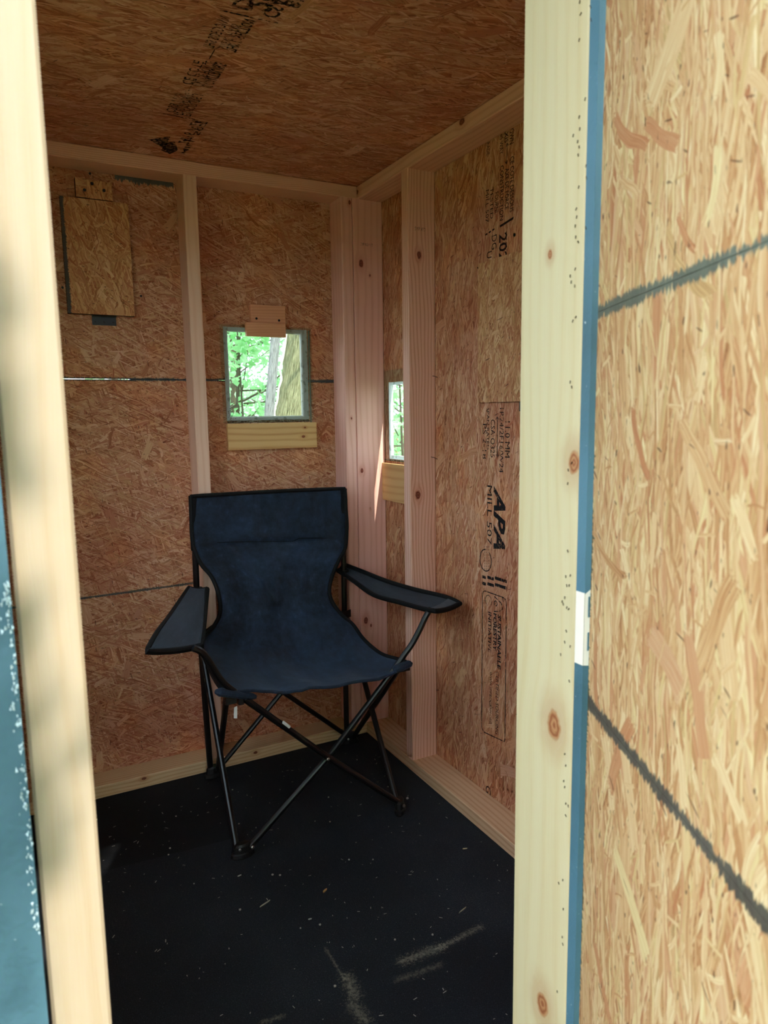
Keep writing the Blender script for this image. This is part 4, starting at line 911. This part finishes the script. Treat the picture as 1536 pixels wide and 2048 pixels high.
for k, (h, r, sp, nl, ls, zl) in enumerate(((5.0, .04, 1.5, 2000, .040, .10), (3.4, .022, 1.2, 1300, .036, .05), (8.0, .08, 2.2, 3200, .055, .12))):
    protos.append(plant('young_tree', ((2.1, 7.2, 0), (2.9, 5.0, 0), (3.2, 11.0, 0))[k], tree_parts(h, r, sp, nl, ls, 31 + k, zl), bark_d if k != 2 else bark_g,
                  ('slim leafy sapling in the bright woods outside', 'low bushy sapling close outside the hut', 'tall leafy tree deep in the woods')[k], 'tree', ('saplings in the woods', 'bushy undergrowth saplings', 'tall trees in the woods')[k]))
    protos[-1].location.z = gh(protos[-1].location.x, protos[-1].location.y) - .03
def copy_tree(src, loc, rz, sc):
    r_ = src.copy(); COL.objects.link(r_); r_.location = loc; r_.rotation_euler = (0, 0, rz); r_.scale = (sc,) * 3
    for ch in list(src.children): c_ = ch.copy(); COL.objects.link(c_); c_.parent = r_
    return r_
rr = random.Random(21)
spots2 = [(0, 1.3, 6.2), (0, 3.3, 8.6), (0, 4.6, 7.0), (0, 2.6, 9.5), (2, 5.4, 13), (2, 8.0, 12.5), (2, 1.6, 13.5), (0, 5.5, 9.2), (0, 3.6, 6.0), (1, 1.75, 5.8), (1, 4.4, 9.6), (1, 5.9, 7.9), (2, 4.6, 17), (2, 7.4, 17), (2, 10.5, 16), (2, 2.5, 18),
          (1, 2.2, 8.4), (0, 2.0, 10.8), (2, -3, 10), (2, -6, 5), (2, -7, -2), (2, 7, 2), (2, 8, -4), (2, 2.5, -8), (2, -3, -9), (0, -4, 3), (0, 5, 0), (2, 12, 8)]
for (k, x, y) in spots2: copy_tree(protos[k], (x, y, gh(x, y) - .05), rr.uniform(0, 6.28), rr.uniform(.85, 1.2))
# the two trunks seen through the square window
def trunk(name, p0, p1, r, bark, label, seed, bumps=()):
    mb = MB(); n = 30; P = []; R_ = []
    for i in range(n + 1):
        t = i / n; p = Vector(p0).lerp(Vector(p1), t) + Vector((noise.noise(Vector((t * 6, seed, 0))) * r * .5, 0, 0)); rad = r * (1.15 - .3 * t) * (1 + .06 * noise.noise(Vector((t * 20, 0, seed))))
        for (bt, bw, ba) in bumps: rad *= 1 + ba * math.exp(-((t - bt) / bw) ** 2)
        P.append(p); R_.append(rad)
    mb.tube(P, R_, 20); r0 = thing(name, P[0], label, 'tree'); build('trunk', mb, bark, r0); return r0
def at(ratio_px, y, z): p = ony(*ratio_px, y); return (p.x, p.y, z)
bl = ony(557, 828, 4.2); tl = ony(566, 672, 4.2); sl = (tl.x - bl.x) / (tl.z - bl.z); cx = bl.x + .215
big = trunk('tree', (cx + sl * (GZ - bl.z), 4.3, GZ - .1), (cx + sl * (5 - bl.z), 4.3, 5.0), .165, bark_y, 'thick yellowish tree trunk filling the right of the square window', 1)
b0 = ony(536, 828, 3.6); b1_ = ony(548, 672, 3.6); sl = (b1_.x - b0.x) / (b1_.z - b0.z)
slim = trunk('tree', (b0.x + sl * (GZ - b0.z), 3.6, GZ - .1), (b0.x + sl * (5 - b0.z), 3.6, 5.0), .0235, bark_g, 'slim grey leaning tree trunk seen through the square window', 4, [((1.17 - GZ) / (5 - GZ), .006, .18)])
# crowns for both, joined as foliage
for root, (x, y), sd_ in ((big, (cx + .3, 4.4), 5), (slim, (b0.x + .2, 3.7), 6)):
    fo = MB(); r3 = random.Random(sd_)
    for k in range(2600): leaf(fo, Vector((x + r3.gauss(0, .8), y + r3.gauss(0, .7), 4.4 + r3.gauss(0, .7))), .05, r3)
    tag(build('foliage', fo, lf, root), kind='stuff')
vp = [ony(px_, py_, 3.95) for px_, py_ in ((574, 655), (570, 690), (566, 715), (560, 740), (563, 758), (557, 778), (555, 800), (549, 822), (551, 850))]
vine = MB().tube(cat(vp, 5), .006, 8); tag(build('vine', vine, plain('pale_vine', sr(214, 206, 190), .8)), 'thin pale twisting vine hanging between the two trunks', 'vine')
# sapling sprays just outside
for sd_, c, n_, lab in ((8, ony(475, 700, 5.2), 260, 'bright green leaf spray left in the square window view'), (9, onx(797, 790, 2.2), 60, 'small green leaf spray in the narrow window view')):
    r3 = random.Random(sd_); root = thing('leafy_shrub', (c.x, c.y, gh(c.x, c.y)), lab, 'shrub'); st = MB().tube([(c.x, c.y, gh(c.x, c.y) - .05), (c.x + .03, c.y, .7), (c.x, c.y, c.z + .3)], [.012, .009, .004], 6); build('stem', st, bark_d, root)
    fo = MB()
    for k in range(n_): leaf(fo, c + Vector((r3.gauss(0, .20), r3.gauss(0, .15), r3.gauss(.05, .16))), .038 if sd_ == 8 else .03, r3)
    tag(build('foliage', fo, lf, root), kind='stuff')

# canopy between the sun and the doorway: lets sun flecks reach the left door post
def canopy():
    r3 = random.Random(77); fo = MB(); c0 = Vector((.3, .5, 1.0)); base_ = SUN
    root = thing('shade_tree', (2.2, -3.4, GZ), 'leafy tree standing behind the photographer over the hut door', 'tree')
    U_ = Vector((1, 0, 0)); n = 0
    while n < 6500:
        x = r3.uniform(-1.1, 1.9); z = r3.uniform(-.7, 2.5); d = r3.uniform(3.0, 4.6); s_ = r3.uniform(.028, .05)
        m = .035
        if -.05 - m < x < .052 + m and .15 < z < 1.75: continue
        p = Vector((x, .5, z)) + SUN * d; leaf(fo, p, s_, r3); n += 1
    for (xa, xb, za, zb, k_) in ((-.04, .010, 1.05, 1.19, 60), (-.04, .012, .955, .985, 18), (-.04, .018, .855, .91, 30), (-.04, .020, .80, .845, 26), (-.12, -.014, .1, 1.15, 700)):
        for _ in range(k_ if k_ > 200 else k_ * 3):
            p = Vector((r3.uniform(xa, xb), .5, r3.uniform(za, zb))) + SUN * r3.uniform(1.9, 2.6); leaf(fo, p, .011, r3)
    tag(build('foliage', fo, lf, root), kind='stuff')
    tr = MB().tube([(2.2, -3.4, GZ - .1), (2.1, -3.2, 1.5), (1.7, -2.8, 3.2), (1.0, -2.4, 4.4)], [.12, .10, .07, .03], 12); build('trunk', tr, bark_d, root)
canopy()
# dense young trees closing the woods behind the photographer
for k, (x, y, h, sp, nl, lab) in enumerate(((-1.6, -2.9, 3.6, 1.3, 5200, 'dense leafy bush tree left behind the photographer'), (.7, -4.6, 4.6, 1.6, 6500, 'dense leafy tree straight behind the photographer'), (3.4, -2.4, 3.8, 1.3, 5200, 'dense leafy bush tree beyond the open door'))):
    r_ = plant('leafy_tree', (x, y, 0), tree_parts(h, .05, sp, nl, .055, 60 + k, .08), bark_d, lab, 'tree'); r_.location.z = gh(x, y) - .04
